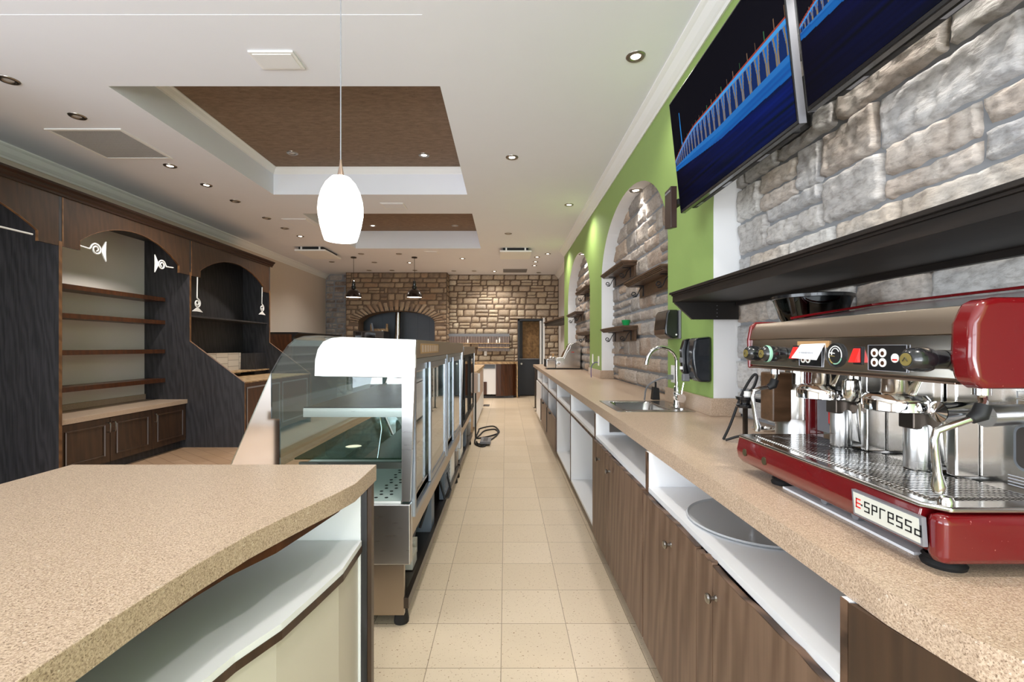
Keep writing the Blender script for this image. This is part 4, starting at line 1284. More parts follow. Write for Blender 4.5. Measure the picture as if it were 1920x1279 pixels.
# oven flue and steel prep unit inside the big arch
t = thing('oven_flue', (-2.75, 12.3, 0), 'shiny steel flue pipe rising inside the big stone arch', 'pipe')
b = B(); b.tube([(-2.90, 12.4, 1.45), (-2.90, 12.4, 1.60), (-2.885, 12.4, 1.66), (-2.88, 12.4, 2.6)], .085, 24); b.build('pipe', 'polished_steel', t)
bx('stand', 'dark_steel', t, -3.1, -2.5, 12.3, 12.8, 0, 1.45)
t = thing('glass_oven', (-3.2, 11.1, 0), 'stainless cabinet with glass windows in front of the stone arch', 'appliance')
bx('body', 'dark_steel', t, -3.60, -2.88, 10.9, 11.5, 0, 1.69, .004)
bx('window', 'mirror_steel', t, -3.54, -3.40, 10.89, 10.9, 1.45, 1.655)
bx('window', 'mirror_steel', t, -3.37, -3.07, 10.89, 10.9, 1.45, 1.655)
b = B(); b.cyl((-2.92, 10.96, 1.69), (-2.92, 10.96, 1.70), .02); b.build('knob', 'white_plastic', t)
t = thing('pallet_shelf', (-3.4, 12.5, 0), 'wooden rack with leaning boards at the left of the stone arch', 'rack')
for x in (-3.62, -3.20): bx('upright', 'tan_board', t, x, x + .05, 12.35, 12.40, 0, 1.93)
bx('crossbar', 'tan_board', t, -3.62, -3.15, 12.40, 12.43, 1.70, 1.80)
b = B(); b._faces([(-3.52, 12.34, 1.5), (-3.47, 12.34, 1.5), (-3.56, 12.34, 1.95), (-3.60, 12.34, 1.95), (-3.52, 12.36, 1.5), (-3.47, 12.36, 1.5), (-3.56, 12.36, 1.95), (-3.60, 12.36, 1.95)],
    [(0, 1, 2, 3), (7, 6, 5, 4), (0, 4, 5, 1), (1, 5, 6, 2), (2, 6, 7, 3), (3, 7, 4, 0)]); b.build('leaning_board', 'aluminium', t)
# ------------------------------------------------------------------ slicer at the far end of the counter
t = thing('bread_slicer', (.98, 8.1, CT), 'stainless slicing machine with rounded hood at the far end of the counter', 'machine')
b = B()
hood = [(.86, CT + .02), (1.28, CT + .02), (1.285, CT + .33)] + [(1.19 + .10 * math.cos(R(a)), CT + .36 + .095 * math.sin(R(a))) for a in range(0, 181, 20)] + [(1.04, CT + .30), (.99, CT + .19), (.86, CT + .18)]
b.prism(hood, 'y', 7.88, 8.36); h_ = b.build('housing', 'polished_steel', t, .012)
b = B(); b.box(.70, .86, 7.92, 8.34, CT + .02, CT + .175); b.build('feed_tray', 'chrome', t, .008)
b = B(); b.box(.69, .70, 7.95, 8.32, CT + .04, CT + .17); b.build('grip', 'matte_black', t)
b = B(); b.cyl((.91, 7.86, CT + .10), (.91, 7.88, CT + .10), .036, n=24); b.lathe([(0, .03), (.012, .025), (.02, 0)], (.91, 7.86, CT + .10), (0, -1, 0), 14); b.build('dial', 'chrome', t)
b = B(); b.tube([(.87, 7.90, CT + .19), (.985, 7.90, CT + .20), (1.035, 7.90, CT + .31), (1.09, 7.90, CT + .42), (1.12, 7.90, CT + .44)], .012, 8); b.build('guard_rail', 'white_trim', t)
b = B()
for p in ((.78, 8.0), (.80, 8.18), (.84, 8.1)): b.lathe([(0, 0), (.03, 0), (.034, .02), (.02, .035), (0, .04)], (p[0], p[1], CT + .175), n=14)
b.build('clamp', 'chrome', t)
b = B(); b.lathe([(0, 0), (.012, 0), (.014, .03), (.02, .04), (.018, .055), (0, .06)], (.82, 7.97, CT + .21), n=12); b.build('pusher_knob', 'tape_brown', t)
bx('base', 'matte_black', t, .72, 1.28, 7.9, 8.34, CT, CT + .02)
bx('red_mark', 'red_plastic', h_, 1.12, 1.17, 7.878, 7.88, CT + .29, CT + .30)

# ------------------------------------------------------------------ espresso machine
EX, EY0, EY1 = .735, .795, 1.455
TZ = 1.040
t = thing('espresso_machine', (.98, 1.12, CT), 'red and chrome two-group espresso machine on the speckled counter', 'espresso machine')
# red lower body
b = B()
prof = [(EX + .012, .958), (EX - .004, .975), (EX - .008, 1.0), (EX, TZ - .004), (1.15, TZ - .004), (1.15, .958)]
b.prism(prof, 'y', EY0 + .022, EY1)
lower = b.build('lower_body', 'red_lacquer', t, .004)
b = B(); b.box(EX - .001, 1.16, EY0 - .02, EY0 + .0185, .948, TZ - .006)
b.build('lower_end_cap', 'red_lacquer', t, .016)
b = B()
for yy in (1.405, 1.30): b.cyl((EX - .009, yy, .998), (EX - .002, yy, .998), .011, n=20)
b.build('side_hole', 'dark_badge', lower)
for xx, yy in ((.79, 1.31), (.782, .825), (1.10, 1.38), (1.10, .84)):
    b = B(); b.lathe([(0, 0), (.031, 0), (.033, .006), (.028, .012), (.031, .016), (.027, .020)], (xx, yy, CT), n=28); f_ = b.build('foot', 'matte_black', t)
    b = B(); b.cyl((xx, yy, CT + .020), (xx, yy, .960), .0225, n=24); b.build('foot_collar', 'chrome', f_)
# name plate, 'E-spressa' in square letters
py0, py1 = .965, .803     # far and near ends on the front
b = B(); b.prism([(py0, 1.023), (py1, 1.023), (py1 - .004, .973), (py0 - .006, .973)], 'x', EX - .0125, EX - .004); pl = b.build('name_plate', 'silver_frame', lower)
b = B(); b.prism([(py0 - .005, 1.019), (py1 + .005, 1.019), (py1 + .001, .977), (py0 - .010, .977)], 'x', EX - .0131, EX - .0125); b.build('plate_face', 'plate_grey', pl)
LET = {'E': ['l', 't', 'm', 'b'], 's': ['t', 'lu', 'm', 'rl', 'b'], 'p': ['lu', 'll', 't', 'ru', 'm'], 'r': ['lu', 'll', 't'], 'e': ['lu', 'll', 't', 'ru', 'm', 'b'], 'd': ['ru', 'rl', 'm', 'b', 'll'], '.': ['dot']}
def letters(parent, text, y_start, pitch, wd, zt, zb, x, name, mat):
    b = B(); y = y_start
    zm = (zt + zb) / 2; s = .0026
    for ch in text:
        if ch == '.': b.box(x, x - .0006, y + .002, y - .002, zm - .0015, zm + .0015); y -= pitch * .35; continue
        a, c_ = y, y - wd
        for q in LET[ch]:
            if q == 't': b.box(x, x - .0006, a, c_, zt - s, zt)
            if q == 'm': b.box(x, x - .0006, a, c_, zm - s / 2, zm + s / 2)
            if q == 'b': b.box(x, x - .0006, a, c_, zb, zb + s)
            if q in ('l', 'lu'): b.box(x, x - .0006, a, a - s, zm, zt)
            if q in ('l', 'll'): b.box(x, x - .0006, a, a - s, zb, zm)
            if q == 'ru': b.box(x, x - .0006, c_ + s, c_, zm, zt)
            if q == 'rl': b.box(x, x - .0006, c_ + s, c_, zb, zm)
        y -= pitch
    return b.build(name, mat, parent)
letters(pl, 'E', .9515, .0, .0125, 1.009, .990, EX - .0131, 'red_letter', 'red_plastic')
letters(pl, '.spressd', .936, .0190, .0135, 1.009, .988, EX - .0131, 'black_letters', 'matte_black')
# drip tray
b = B(); b.prism([(EX - .004, EY1 - .004), (EX - .004, EY0 + .02), (EX + .022, EY0 - .012), (1.0, EY0 - .012), (1.0, EY1 - .004)], 'z', TZ - .004, TZ + .006)
tray = b.build('drip_tray', 'polished_steel', t, .004)
b = B()
for i in range(58):
    y = EY0 + .035 + i * .0105
    b.box(EX + .028, .945, y, y + .0042, TZ + .007, TZ + .0095)
for i in range(18):
    x = EX + .032 + i * .0105
    b.box(x, x + .0042, EY0 + .035, EY1 - .05, TZ + .006, TZ + .0085)
b.build('tray_grate', 'polished_steel', tray)
b = B(); b.lathe([(.012, 0), (.012, .006), (.009, .012), (0, .014)], (EX + .035, EY0 + .012, TZ + .006), n=18); b.build('tray_stud', 'polished_steel', tray)
# back panel
bx('back_panel', 'polished_steel', t, .98, 1.14, EY0, EY1, TZ, 1.25, .002)
b = B()
for yy in (1.08,): b.cyl((.974, yy, 1.105), (.9795, yy, 1.105), .019, n=28)
b.build('access_hole', 'matte_black', t)
bx('red_post', 'red_lacquer', t, .955, 1.14, EY1 + .001, EY1 + .02, TZ - .04, 1.27, .005)
bx('cream_panel', 'silver_frame', t, .972, .9795, 1.33, 1.44, TZ + .02, 1.22)
bx('power_switch', 'red_plastic', bx('switch_housing', 'matte_black', t, .962, .972, 1.335, 1.375, 1.085, 1.135, .002), .955, .962, 1.343, 1.368, 1.092, 1.128, .002)
b = B(); b.prism([(p[0], p[1]) for p in rrect(.842, .885, 1.085, 1.175, .021)], 'x', .973, .9795); pb = b.build('sight_window_frame', 'aluminium', t)
b = B(); b.prism([(p[0], p[1]) for p in rrect(.848, .879, 1.091, 1.169, .015)], 'x', .9715, .973); b.build('sight_window', 'socket_dark', pb)
# printed lines on the steel near the right end
b = B()
for k in range(4): b.box(.979, .9795, .80, .875 - k * .004, 1.062 - k * .0, 1.0622) if False else b.box(.9788, .9796, .80, .90, 1.070 - k * .006, 1.0715 - k * .006)
for k in range(3):
    for j in range(2): frame_rect(b, .9788, .9796, .80 + j * .045, .84 + j * .045, 1.190 + k * .016, 1.203 + k * .016, .0008)
# figure 3
for z in (1.118, 1.131, 1.144): b.box(.9788, .9796, .815, .826, z, z + .003)
b.box(.9788, .9796, .815, .818, 1.118, 1.147)
b.build('printed_markings', 'grey_ink', t)
# control panel
UX = .785
UZ0, UZ1, UZ2 = 1.258, 1.341, 1.392
b = B(); b.prism([(UX, UZ0), (UX - .006, UZ0 + .006), (UX - .004, UZ1), (UX + .10, UZ1), (UX + .10, UZ0)], 'y', EY0 + .004, EY1 + .015); cpn = b.build('control_panel', 'polished_steel', t, .001)
b = B(); b.prism([(UX - .008, UZ1 + .001), (UX - .002, UZ1 + .03), (UX + .012, UZ2), (UX + .05, UZ2 + .002), (UX + .05, UZ1 + .001)], 'y', EY0 + .004, EY1 + .015); b.build('visor', 'warm_steel', t, .002)
bx('lower_lip', 'satin_bronze', cpn, UX - .0075, UX + .02, EY0 + .004, EY1 + .015, UZ0 - .004, UZ0 - .0002, .001)
b = B(); b.prism([(UX + .051, UZ1), (UX + .051, UZ2), (1.17, 1.446), (1.17, UZ0), (UX + .101, UZ0), (UX + .101, UZ1)], 'y', EY0 + .01, EY1 + .01); top = b.build('housing', 'brushed_steel_flat', t)
b = B(); b.tube([(UX + .12, EY1 + .01, 1.41), (1.16, EY1 + .01, 1.452), (1.175, EY1 - .02, 1.455), (1.175, EY0 - .03, 1.455)], .004, 8); b.build('cup_rail', 'red_lacquer', top)
# end caps
def capoutline(g): return [(UX - .018 - g, 1.262), (UX - .024 - g, 1.30), (UX - .022 - g, 1.36), (UX - .006, 1.396), (UX + .02, 1.402), (1.18, 1.402), (1.18, 1.250), (UX + .0, 1.250)]
b = B(); b.prism(capoutline(0), 'y', EY0 - .042, EY0 + .002); b.build('upper_end_cap', 'red_lacquer', t, .012)
b = B(); b.prism([(UX - .009, 1.252), (UX - .012, 1.34), (UX - .004, 1.385), (UX + .012, 1.398), (UX + .15, 1.40), (UX + .15, 1.252)], 'y', EY1 + .016, EY1 + .028); b.build('upper_end_cap', 'red_lacquer', t, .004)
# knobs
def steam_knob(y, z, band=False, base=False):
    x = UX - .006
    b = B(); b.lathe([(.017, 0), (.017, .022), (.021, .024), (.0225, .030), (.0225, .046), (.020, .058), (.0145, .064), (.0, .064)], (x, y, z), (-1, 0, 0), 28)
    k_ = b.build('steam_knob', 'black_plastic', t)
    b = B(); b.cyl((x - .064, y, z), (x - .0655, y, z), .0115, n=24); g_ = b.build('badge', 'gold_badge', k_)
    b = B(); b.tube([(x - .066, y + .005, z - .003), (x - .066, y, z + .004), (x - .066, y - .005, z - .003)], .001, 6); b.build('emblem', 'dark_badge', g_)
    if band:
        b = B(); b.lathe([(.0228, 0), (.0236, .002), (.0236, .007), (.0228, .009)], (x - .044, y, z), (-1, 0, 0), 28); b.build('rubber_band', 'mint_plastic', k_)
steam_knob(.825, 1.297); steam_knob(1.292, 1.300, True); steam_knob(1.375, 1.300)
def rocker(y, z):
    h = bx('rocker_housing', 'matte_black', cpn, UX - .0085, UX - .004, y - .013, y + .013, z - .020, z + .020, .001)
    b = B(); b.prism([(UX - .0085, z + .016), (UX - .010, z + .016), (UX - .022, z - .015), (UX - .0085, z - .015)], 'y', y - .010, y + .010); b.build('rocker', 'red_plastic', h, .001)
rocker(1.236, 1.303); rocker(1.020, 1.300)
b = B(); b.lathe([(.0, .003), (.025, .003), (.028, .006), (.029, .0)], (UX - .005, 1.088, 1.300), (-1, 0, 0), 32); ga = b.build('pressure_gauge', 'matte_black', cpn)
b = B()
gx = UX - .0088
b.tube([(gx, 1.088 + .021 * math.cos(R(a)), 1.300 + .021 * math.sin(R(a))) for a in range(-20, 200, 12)], .0012, 6)
b.tube([(gx, 1.090, 1.304), (gx, 1.106, 1.305)], .0012, 6)
b.tube([(gx, 1.088 + .012 * math.cos(R(a)), 1.304 + .012 * math.sin(R(a))) for a in range(-20, 170, 15)], .001, 6)
b.build('white_scale', 'white_trim', ga)
b = B(); b.tube([(gx, 1.088 + .021 * math.cos(R(a)), 1.300 + .021 * math.sin(R(a))) for a in range(200, 290, 12)], .0016, 6); b.build('green_scale', 'mint_plastic', ga)
b = B(); b.tube([(gx, 1.088 + .021 * math.cos(R(a)), 1.300 + .021 * math.sin(R(a))) for a in range(290, 345, 12)], .0016, 6); b.tube([(gx, 1.09, 1.297), (gx, 1.106, 1.298)], .0012, 6); b.build('yellow_scale', 'gold_badge', ga)
def keypad(y0, y1):
    k_ = bx('keypad', 'black_plastic', cpn, UX - .0075, UX - .004, y0, y1, 1.270, 1.323, .003)
    b = B(); b.tube([(UX - .0077, y0, 1.270), (UX - .0077, y0, 1.323), (UX - .0077, y1, 1.323), (UX - .0077, y1, 1.270), (UX - .0077, y0, 1.270)], .0009, 6); b.build('keypad_rim', 'silver_frame', k_)
    L = y1 - y0
    for dy, dz in ((.82, .037), (.82, .017), (.60, .037), (.60, .017), (.28, .027)):
        yy, zz = y0 + L * dy, 1.270 + dz
        b = B(); b.cyl((UX - .0076, yy, zz), (UX - .0086, yy, zz), .0092, n=22); q = b.build('button', 'white_plastic', k_)
        b = B()
        if dy > .5: b.cyl((UX - .0086, yy, zz - .001), (UX - .0089, yy, zz - .001), .0045, n=12); b.build('cup_symbol', 'curved_brown', q)
        else: b.box(UX - .0086, UX - .0089, yy - .006, yy + .006, zz - .005, zz - .002); b.build('red_symbol', 'red_plastic', q)
keypad(.895, .990); keypad(1.135, 1.222)
# groups
for gy in (1.255, 1.020):
    b = B(); b.lathe([(.030, .026), (.052, .024), (.058, .016), (.060, .012), (.060, -.010), (.056, -.012), (.0, -.012)], (.86, gy, 1.192), n=40); g_ = b.build('group_ring', 'chrome', t)
    b = B(); b.lathe([(.0, .070), (.024, .070), (.026, .03), (.030, .024)], (.86, gy, 1.192), n=24); b.build('group_cap', 'polished_steel', g_)
    b = B(); b.prism([(.86, 1.21), (.88, 1.255), (.979, 1.255), (.979, 1.06), (.94, 1.06), (.93, 1.17), (.86, 1.178)], 'y', gy - .040, gy + .040); b.build('group_body', 'polished_steel', g_, .008)
    b = B(); b.lathe([(.0, 0), (.024, 0), (.0255, .004), (.0255, .095), (.023, .100), (.0, .1)], (.915, gy + .005, TZ + .010), n=28); b.box(.925, .978, gy - .015, gy + .025, TZ + .012, TZ + .10); b.build('trunk', 'brushed_steel', g_)
    b = B(); b.prism([(.885, 1.140), (.935, 1.140), (.945, 1.18), (.885, 1.18)], 'y', gy - .018, gy + .022); b.build('spout_block', 'dark_steel', g_, .003)
# levers beside the groups
b = B(); b.lathe([(.006, .07), (.008, .04), (.019, .035), (.021, .015), (.018, -.005), (.010, -.016), (0, -.018)], (.865, 1.155, 1.200), n=24); b.build('tap_knob', 'polished_steel', t)
b = B(); b.cyl((.965, 1.155, 1.192), (.90, 1.15, 1.190), .014, n=18); b.build('tap_arm', 'chrome', t)
b = B(); b.cyl((.98, .945, 1.190), (.875, .935, 1.188), .019, .021, n=24); b.lathe([(.021, 0), (.0, .006)], (.875, .935, 1.188), (-1, 0, 0), 24); b.build('tap_knob', 'chrome', t)
b = B(); b.cyl((.98, .875, 1.192), (.90, .868, 1.190), .019, .021, n=24); b.build('tap_knob', 'brushed_steel', t)
for gy in (1.20, .965): bx('splash_rib', 'polished_steel', t, .93, .979, gy - .012, gy + .012, TZ + .01, 1.25, .004)
# steam wands
def wand(y, pts):
    w_ = B(); w_.cyl((UX + .055, y, 1.256), (UX + .055, y, 1.235), .013, n=20); w_.tube([(UX + .055, y, 1.235), (UX + .052, y - .006, 1.222), (UX + .045, y - .008, 1.212)], .007, 10); w_ = w_.build('wand_joint', 'chrome', t)
    b = B(); b.tube([(UX + .050, y - .008, 1.218), (UX + .043, y - .008, 1.200), (UX + .030, y - .006, 1.193)], [.012, .013, .009], 12); b.build('rubber_grip', 'matte_black', w_)
    b = B(); b.tube(pts, [.0062] * (len(pts) - 3) + [.0066, .0115, .008], 12); b.build('wand_pipe', 'polished_steel', w_)
wand(.815, [(UX + .040, .808, 1.197), (UX + .0, .815, 1.180), (UX - .02, .82, 1.170), (UX - .024, .82, 1.155), (UX - .022, .82, 1.13), (UX - .018, .82, 1.095), (UX - .016, .82, 1.073), (UX - .016, .82, 1.060)])
wand(1.44, [(UX + .040, 1.436, 1.197), (UX + .0, 1.43, 1.190), (UX - .016, 1.43, 1.183), (UX - .02, 1.43, 1.165), (UX - .016, 1.43, 1.13), (UX - .010, 1.43, 1.095), (UX - .006, 1.43, 1.073), (UX - .006, 1.43, 1.058)])
# folded card on the panel
t2 = thing('note_card', (UX - .02, 1.17, 1.285), 'folded white paper card hanging on the machine front over the far keypad', 'card')
b = B()
b._faces([(UX - .007, 1.124, 1.328), (UX - .007, 1.215, 1.326), (UX - .024, 1.228, 1.290), (UX - .024, 1.130, 1.287)], [(0, 1, 2, 3)])
b._faces([(UX - .0085, 1.124, 1.328), (UX - .0085, 1.215, 1.326), (UX - .0255, 1.228, 1.290), (UX - .0255, 1.130, 1.287)], [(3, 2, 1, 0)])
b.quad((UX - .0085, 1.124, 1.328), (UX - .007, 1.124, 1.328), (UX - .0065, 1.118, 1.290), (UX - .008, 1.118, 1.290))
b.build('sheet', 'white_paper', t2)
b = B()
for k, (a, c_) in enumerate(((.205, .2), (.196, .184), (.181, .172), (.169, .158), (.154, .150))): b.box(UX - .0184, UX - .0205, 1.0 + a, 1.0 + c_, 1.3025, 1.3065)
b.build('faint_writing', 'grey_ink', t2)
bx('tape_strip', 'tape_brown', t2, UX - .0068, UX - .0048, 1.112, 1.232, 1.318, 1.334)
# white slab put in for the bright reflection below the machine
b = B(); b.box(.762, 1.06, .862, 1.27, CT + .0005, CT + .006)
tag(b.build('reflection_slab', 'white_melamine'), 'white slab standing in for a bright reflection under the red machine', 'board')
for k, y in enumerate((1.12, 1.02)):
    cord('hose', [(.772, y, CT + .016), (.82, y + .01, CT + .016), (1.0, y + .03, CT + .016), (1.1, y + .04, CT + .016)], .009, 'grey_plastic',
         ('grey hose under the red machine, farther of two' , 'grey hose under the red machine, nearer of two')[k], 'hose')

# coffee grinder behind the machine
gx, gy = 1.08, 1.63
t = thing('coffee_grinder', (gx, gy, CT), 'coffee grinder with smoky hopper behind the red machine', 'coffee grinder')
b = B(); b.lathe([(0, 0), (.088, 0), (.090, .01), (.086, .02), (.086, .12), (.078, .14)], (gx - .03, gy, CT), n=36); b.build('base', 'brushed_steel', t)
b = B(); b.lathe([(.078, 0), (.078, .10), (.060, .12), (.055, .25)], (gx - .03, gy, CT + .14), n=36); b.build('motor_housing', 'polished_steel', t)
b = B(); b.lathe([(.055, 0), (.060, .03), (.10, .10), (.118, .16), (.122, .172), (.118, .174), (.113, .16), (.095, .10), (.055, .035), (.05, .0)], (gx, gy, CT + .39), n=44); hp = b.build('hopper', 'smoke_plastic', t)
b = B(); b.lathe([(0, .012), (.06, .010), (.122, .002), (.126, 0), (.126, -.010), (.119, -.012)], (gx, gy, CT + .390 + .178), n=44); b.build('lid', 'black_plastic', hp)
b = B(); b.box(gx - .16, gx - .09, gy - .04, gy + .04, CT + .13, CT + .30); b.build('dosing_chamber', 'mantel_brown', t, .006)
t = thing('tamper', (1.03, 1.95, 1.05), 'black round tamping arm sticking out beside the grinder', 'tamper')
b = B(); b.lathe([(0, 0), (.032, 0), (.034, .004), (.034, .012), (.018, .016), (.020, .028), (.034, .032), (.036, .044), (0, .046)], (.965, 1.86, 1.075), n=30); b.build('disc', 'black_plastic', t)
bx('arm', 'black_plastic', t, .98, 1.06, 1.74, 1.84, 1.102, 1.118, .004)
b = B(); b.tube([(.975, 1.86, 1.12), (.975, 1.86, 1.14)], .014, 12); b.build('collar', 'white_plastic', t)
bx('stem', 'dark_steel', t, .958, .972, 1.853, 1.867, CT, 1.076)
cord('cable', [(.905, 1.92, CT + .004), (.93, 1.91, 1.0), (.97, 1.9, 1.12), (1.0, 1.87, 1.20), (1.012, 1.86, 1.20), (1.0, 1.86, 1.16), (.98, 1.86, 1.135)], .0055, 'matte_black', 'black cord arching up from the counter beside the grinder')
cord('cable', [(.905, 1.90, CT + .006), (.96, 1.86, CT + .03), (1.02, 1.80, CT + .016), (1.10, 1.75, CT + .008), (1.2, 1.78, CT + .008)], .005, 'matte_black', 'black cord lying on the counter behind the grinder')
t = thing('dish', (1.22, 2.12, CT), 'small metal lid lying at the foot of the stone wall', 'lid')
b = B(); b.lathe([(0, 0), (.045, 0), (.05, .01), (.048, .011), (.043, .003), (0, .003)], (1.20, 2.15, CT), n=28); b.build('bowl', 'polished_steel', t)
b = B()
for k in range(5): b.cyl((1.12 + .02 * k, 1.98 - .03 * (k % 3), CT), (1.12 + .02 * k, 1.98 - .03 * (k % 3), CT + .008), .007, n=10)
tag(b.build('coins', 'polished_steel'), 'few small metal caps on the counter beside the lid', 'caps')
# round tray on the shelf
t = thing('round_tray', (.83, 1.53, .733), 'round grey metal tray on the white shelf under the counter', 'tray')
b = B(); b.lathe([(0, 0), (.185, 0), (.195, .004), (.212, .006), (.218, .012), (.222, .008), (.21, .001)], (.84, 1.54, .733), n=56); b.build('plate', 'grey_metal_paint', t)
b = B(); b.box(.80, .835, 1.50, 1.55, .737, .765); b.build('clip', 'chrome', t, .006)
# ------------------------------------------------------------------ lamps
t = thing('pendant_lamp', (-.571, 1.60, HC), 'glowing white egg-shaped glass pendant hanging over the left counter', 'pendant lamp')
pxx, pyy = -.571, 1.60
b = B(); b.cyl((pxx, pyy, 1.96), (pxx, pyy, HC), .0022, n=8); b.build('cord', 'silver_frame', t)
b = B(); b.lathe([(.045, 0), (.045, -.012), (.01, -.02)], (pxx, pyy, HC), n=24); b.build('canopy', 'nickel', t)
b = B(); b.lathe([(.003, .060), (.005, .04), (.013, 0), (.011, -.004)], (pxx, pyy, 1.907), n=24); b.build('cone', 'satin_bronze', t)
zb = 1.688
sh = [(.054, 0), (.060, .018), (.0685, .05), (.0745, .085), (.0755, .105), (.073, .135), (.064, .168), (.050, .196), (.032, .216), (.012, .224), (.0, .224)]
b = B(); b.lathe([(0, .003), (.05, .002)] + sh, (pxx, pyy, zb), n=48); b.build('glass_shade', 'glass_shade', t)
for X_, lb in ((-3.225, 'bronze dome pendant in front of the left of the stone arch'), (-1.935, 'bronze dome pendant in front of the right of the stone arch')):
    y = 9.8; z = 2.36
    t = thing('dome_pendant', (X_, y, HC), lb, 'pendant lamp', 'bronze dome pendants by the oven arch')
    b = B(); b.cyl((X_, y, HC - .02), (X_, y, HC), .06, n=24); b.build('canopy', 'shade_bronze', t)
    b = B(); b.cyl((X_, y, z + .36), (X_, y, HC - .02), .005, n=8); b.build('cord', 'matte_black', t)
    b = B(); b.lathe([(.012, .36), (.03, .35), (.03, .30), (.04, .29), (.035, .25), (.05, .24), (.05, .17)], (X_, y, z), n=24); b.build('socket', 'black_plastic', t)
    b = B(); b.lathe([(.045, .185), (.09, .165), (.135, .12), (.160, .06), (.172, .0), (.168, .002), (.155, .06), (.13, .115), (.085, .155), (.04, .17)], (X_, y, z), n=40); s_ = b.build('shade', 'shade_bronze', t)
    b = B(); b.lathe([(.165, .012), (.0, .016)], (X_, y, z), n=32); b.build('diffuser', 'warm_bulb', s_)
    spot((X_, y, z - .02), 60, 120, (1, .82, .62))

# recessed downlights
def make_dl(lit, x, y, z, r=.055):
    t = thing('downlight', (x, y, z), 'x', 'downlight')
    b = B(); b.lathe([(.030, -.001), (.040, -.008), (.055, -.008), (.062, -.003), (.063, 0)], (x, y, z), n=28); b.build('trim_ring', 'nickel', t)
    b = B(); b.lathe([(0, -.0035), (.020, -.0035), (.031, -.0015), (.031, 0)], (x, y, z), n=20); b.build('bulb', 'lamp_on' if lit else 'lamp_off', t)
    return t
pon = poff = None
DL = [  # pixel, lit, label
 (16, 150, 0, 'unlit downlight at the left edge of the ceiling'), (145, 218, 0, 'unlit downlight just before the square return grille at left'),
 (319, 311, 1, 'lit downlight directly past the return grille at left'), (387, 347, 1, 'lit downlight second past the return grille at left'),
 (441, 377, 0, 'unlit downlight third past the return grille at left'), (500, 409, 0, 'unlit downlight fourth past the return grille at left'),
 (534, 428, 0, 'unlit downlight fifth past the return grille at left'), (563, 443, 1, 'dimly lit downlight just before the left ceiling unit'),
 (618, 480, 0, 'unlit downlight at the far right corner of the left ceiling unit'), (622, 491, 0, 'unlit downlight just past the left ceiling unit'),
 (677, 476, 0, 'unlit downlight past the far coffer, left of two'), (748, 476, 0, 'unlit downlight past the far coffer, right of two'),
 (702, 492, 0, 'unlit downlight between the two dome pendants'), (768, 492.5, 1, 'bright downlight right beside the right dome pendant'),
 (692, 507, 0, 'unlit downlight close to the oven breast, left of three'), (735, 507, 0, 'unlit downlight close to the oven breast, middle of three'),
 (778, 507, 0, 'unlit downlight close to the oven breast, right of three'), (867, 485, 1, 'lit downlight right of the dome pendants'),
 (953, 438, 0, 'unlit downlight between the far coffer and the right ceiling unit'), (960, 295, 1, 'lit downlight right of the near coffer'),
 (1067, 384, 1, 'lit downlight by the right crown moulding near the arches'), (1192, 106, 1, 'large downlight nearest the camera beside the right crown moulding'),
 (1027, 476, 1, 'lit downlight right of the right ceiling unit, nearest of its cluster'), (1007, 482, 1, 'lit downlight past the right ceiling unit, second of its cluster'),
 (1004, 491, 1, 'lit downlight past the right ceiling unit, third of its cluster'), (1002, 498, 1, 'lit downlight past the right ceiling unit, last of its cluster'),
 (851, 508, 0, 'unlit downlight before the tan stone wall, leftmost in its row'), (889, 508, 0, 'unlit downlight before the tan stone wall, middle of its row'),
 (927, 508.5, 1, 'lit downlight before the tan stone wall left of the grey vent'), (1010, 511, 0, 'unlit downlight before the doorway right of the grey vent')]
for (x, y, lit, lb) in DL:
    p = px(x, y, Z=HC)
    if lit:
        if pon is None: pon = make_dl(True, p[0], p[1], HC); c_ = pon
        else: c_ = copy_tree(pon, (p[0], p[1], HC))
    else:
        if poff is None: poff = make_dl(False, p[0], p[1], HC); c_ = poff
        else: c_ = copy_tree(poff, (p[0], p[1], HC))
    c_['label'] = lb; c_['group'] = 'recessed ceiling downlights'
for (x, y, z, lit, lb) in ((548, 287, 3.545, 0, 'unlit downlight in the brown panel of the near coffer'), (795, 291, 3.545, 1, 'lit downlight in the brown panel of the near coffer'),
        (699, 423, 3.56, 1, 'lit downlight in the brown panel of the far coffer'), (853, 423, 3.56, 0, 'unlit downlight in the brown panel of the far coffer')):
    p = px(x, y, Z=z)
    c_ = copy_tree(pon if lit else poff, (p[0], p[1], z)); c_['label'] = lb; c_['group'] = 'recessed ceiling downlights'
for i, (c, hw) in enumerate(ARCH):
    z = SPR + RISE - .004
    c_ = copy_tree(pon, (1.245, c - .06, z)); c_['group'] = 'downlights in the arch tops'
    c_['label'] = ('downlight in the top of the arch over the red machine', 'downlight in the top of the nearer visible arch', 'downlight in the top of the farther arch')[i]

# ceiling grilles
t = thing('speaker_cover', (-1.5, 3.05, HC), 'square white speaker cover on the ceiling before the near coffer', 'speaker')
bx('frame', 'white_trim', t, -1.655, -1.365, 2.96, 3.15, HC - .012, HC, .003)
bx('mesh', 'white_reveal', t, -1.635, -1.385, 2.98, 3.13, HC - .016, HC - .0122)
t = thing('return_grille', (-3.68, 4.33, HC), 'large square perforated return grille on the left ceiling', 'grille')
b = B(); 
for q in ((-4.02, -3.35, 4.02, 4.05), (-4.02, -3.35, 4.63, 4.66), (-4.02, -3.99, 4.05, 4.63), (-3.38, -3.35, 4.05, 4.63)): b.box(q[0], q[1], q[2], q[3], HC - .010, HC)
b.build('frame', 'white_trim', t, .002)
b = B()
for i in range(40): b.box(-3.99 + i * .01525, -3.99 + i * .01525 + .008, 4.05, 4.63, HC - .006, HC - .001)
for i in range(38): b.box(-3.99, -3.38, 4.05 + i * .01525, 4.05 + i * .01525 + .006, HC - .005, HC - .0008)
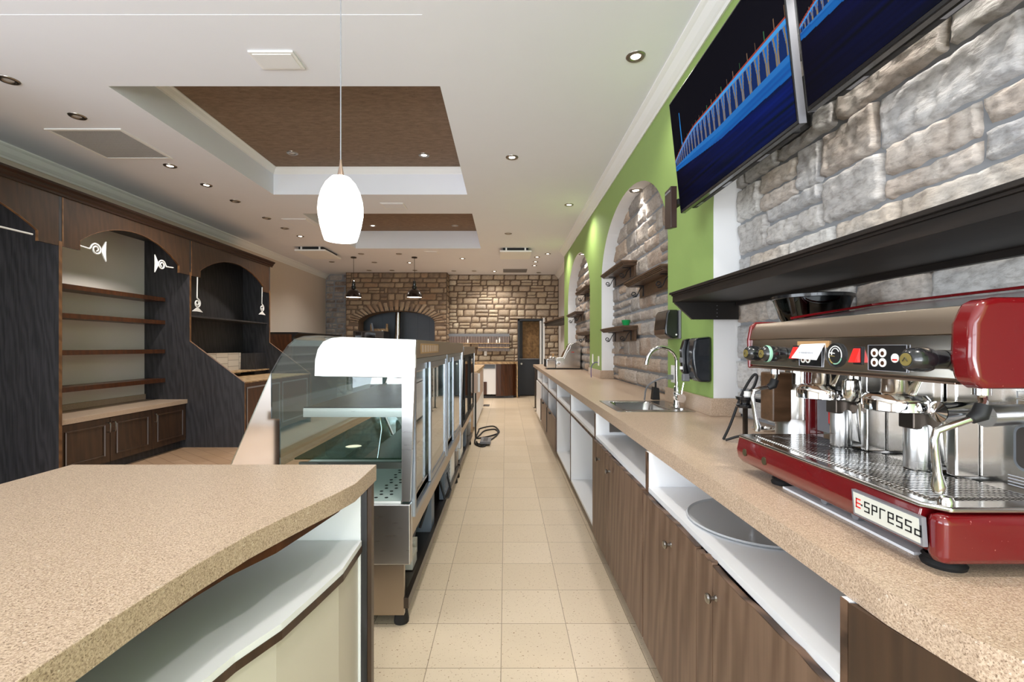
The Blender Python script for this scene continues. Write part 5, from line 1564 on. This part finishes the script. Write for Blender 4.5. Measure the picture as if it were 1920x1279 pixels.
b.build('perforated_sheet', 'grille_grey', t)
for (x0, x1, y0, y1, lb) in ((-1.66, -1.35, 6.1, 6.36, 'small white ceiling hatch between the two coffers'), (-3.33, -2.96, 6.85, 7.25, 'small white ceiling hatch left of the far coffer'), (-1.62, -1.36, 9.2, 9.45, 'small white ceiling hatch past the far coffer')):
    t = thing('ceiling_hatch', ((x0 + x1) / 2, (y0 + y1) / 2, HC), lb, 'hatch', 'white ceiling hatches')
    bx('frame', 'white_trim', t, x0, x1, y0, y1, HC - .006, HC, .002)
    bx('panel', 'ceiling_paint', t, x0 + .02, x1 - .02, y0 + .02, y1 - .02, HC - .009, HC - .0062, .001)
for (x0, x1, y0, y1, lb) in ((-4.0, -3.42, 8.75, 9.6, 'white dropped ceiling diffuser at left above the wall cabinets'), (-.11, .50, 8.85, 9.6, 'white dropped ceiling diffuser over the aisle')):
    t = thing('ceiling_diffuser', ((x0 + x1) / 2, (y0 + y1) / 2, HC), lb, 'diffuser', 'dropped ceiling air diffusers')
    bx('plate', 'white_trim', t, x0, x1, y0, y1, HC - .085, HC - .055, .002)
    bx('duct', 'matte_black', t, x0 + .06, x1 - .06, y0 + .04, y1 - .06, HC - .05, HC)
    b = B()
    for f_ in (.2, .8): b.box(x0 + (x1 - x0) * f_ - .015, x0 + (x1 - x0) * f_ + .015, y0 + .02, y0 + .04, HC - .055, HC)
    b.build('hanger', 'white_trim', t)
t = thing('ceiling_vent', (.23, 11.5, HC), 'plain grey vent plate on the ceiling near the tan stone wall', 'vent')
bx('plate', 'grey_plastic', t, -.06, .53, 11.3, 11.8, HC - .008, HC)

# ------------------------------------------------------------------ beams of the lit downlights, with added fill beams that have no lit fixture
WARM = (1, .95, .89)
for i, (c, hw) in enumerate(ARCH):
    spot((1.235, c - .06, SPR + RISE - .03), (34, 26, 22)[i], 100, WARM, size=.02, blend=.5)
for (x, y, pw) in ((.85, 3.02, 20), (.85, 6.19, 50), (.064, 4.635, 50), (.10, 1.4, 50), (.10, 7.6, 50), (.85, .35, 45), (.87, 8.55, 40), (.62, 9.8, 40), (-1.0, 10.2, 40), (-.3, 11.55, 70), (-2.05, 10.45, 50), (-3.45, 4.9, 60), (-3.45, 5.45, 60), (-3.4, 8.0, 80), (-3.3, 10.2, 60), (-1.2, 7.6, 30), (-.5, 10.9, 40)):
    spot((x, y, HC - .02), pw * 1.7, 140, WARM, size=.08, blend=.8)
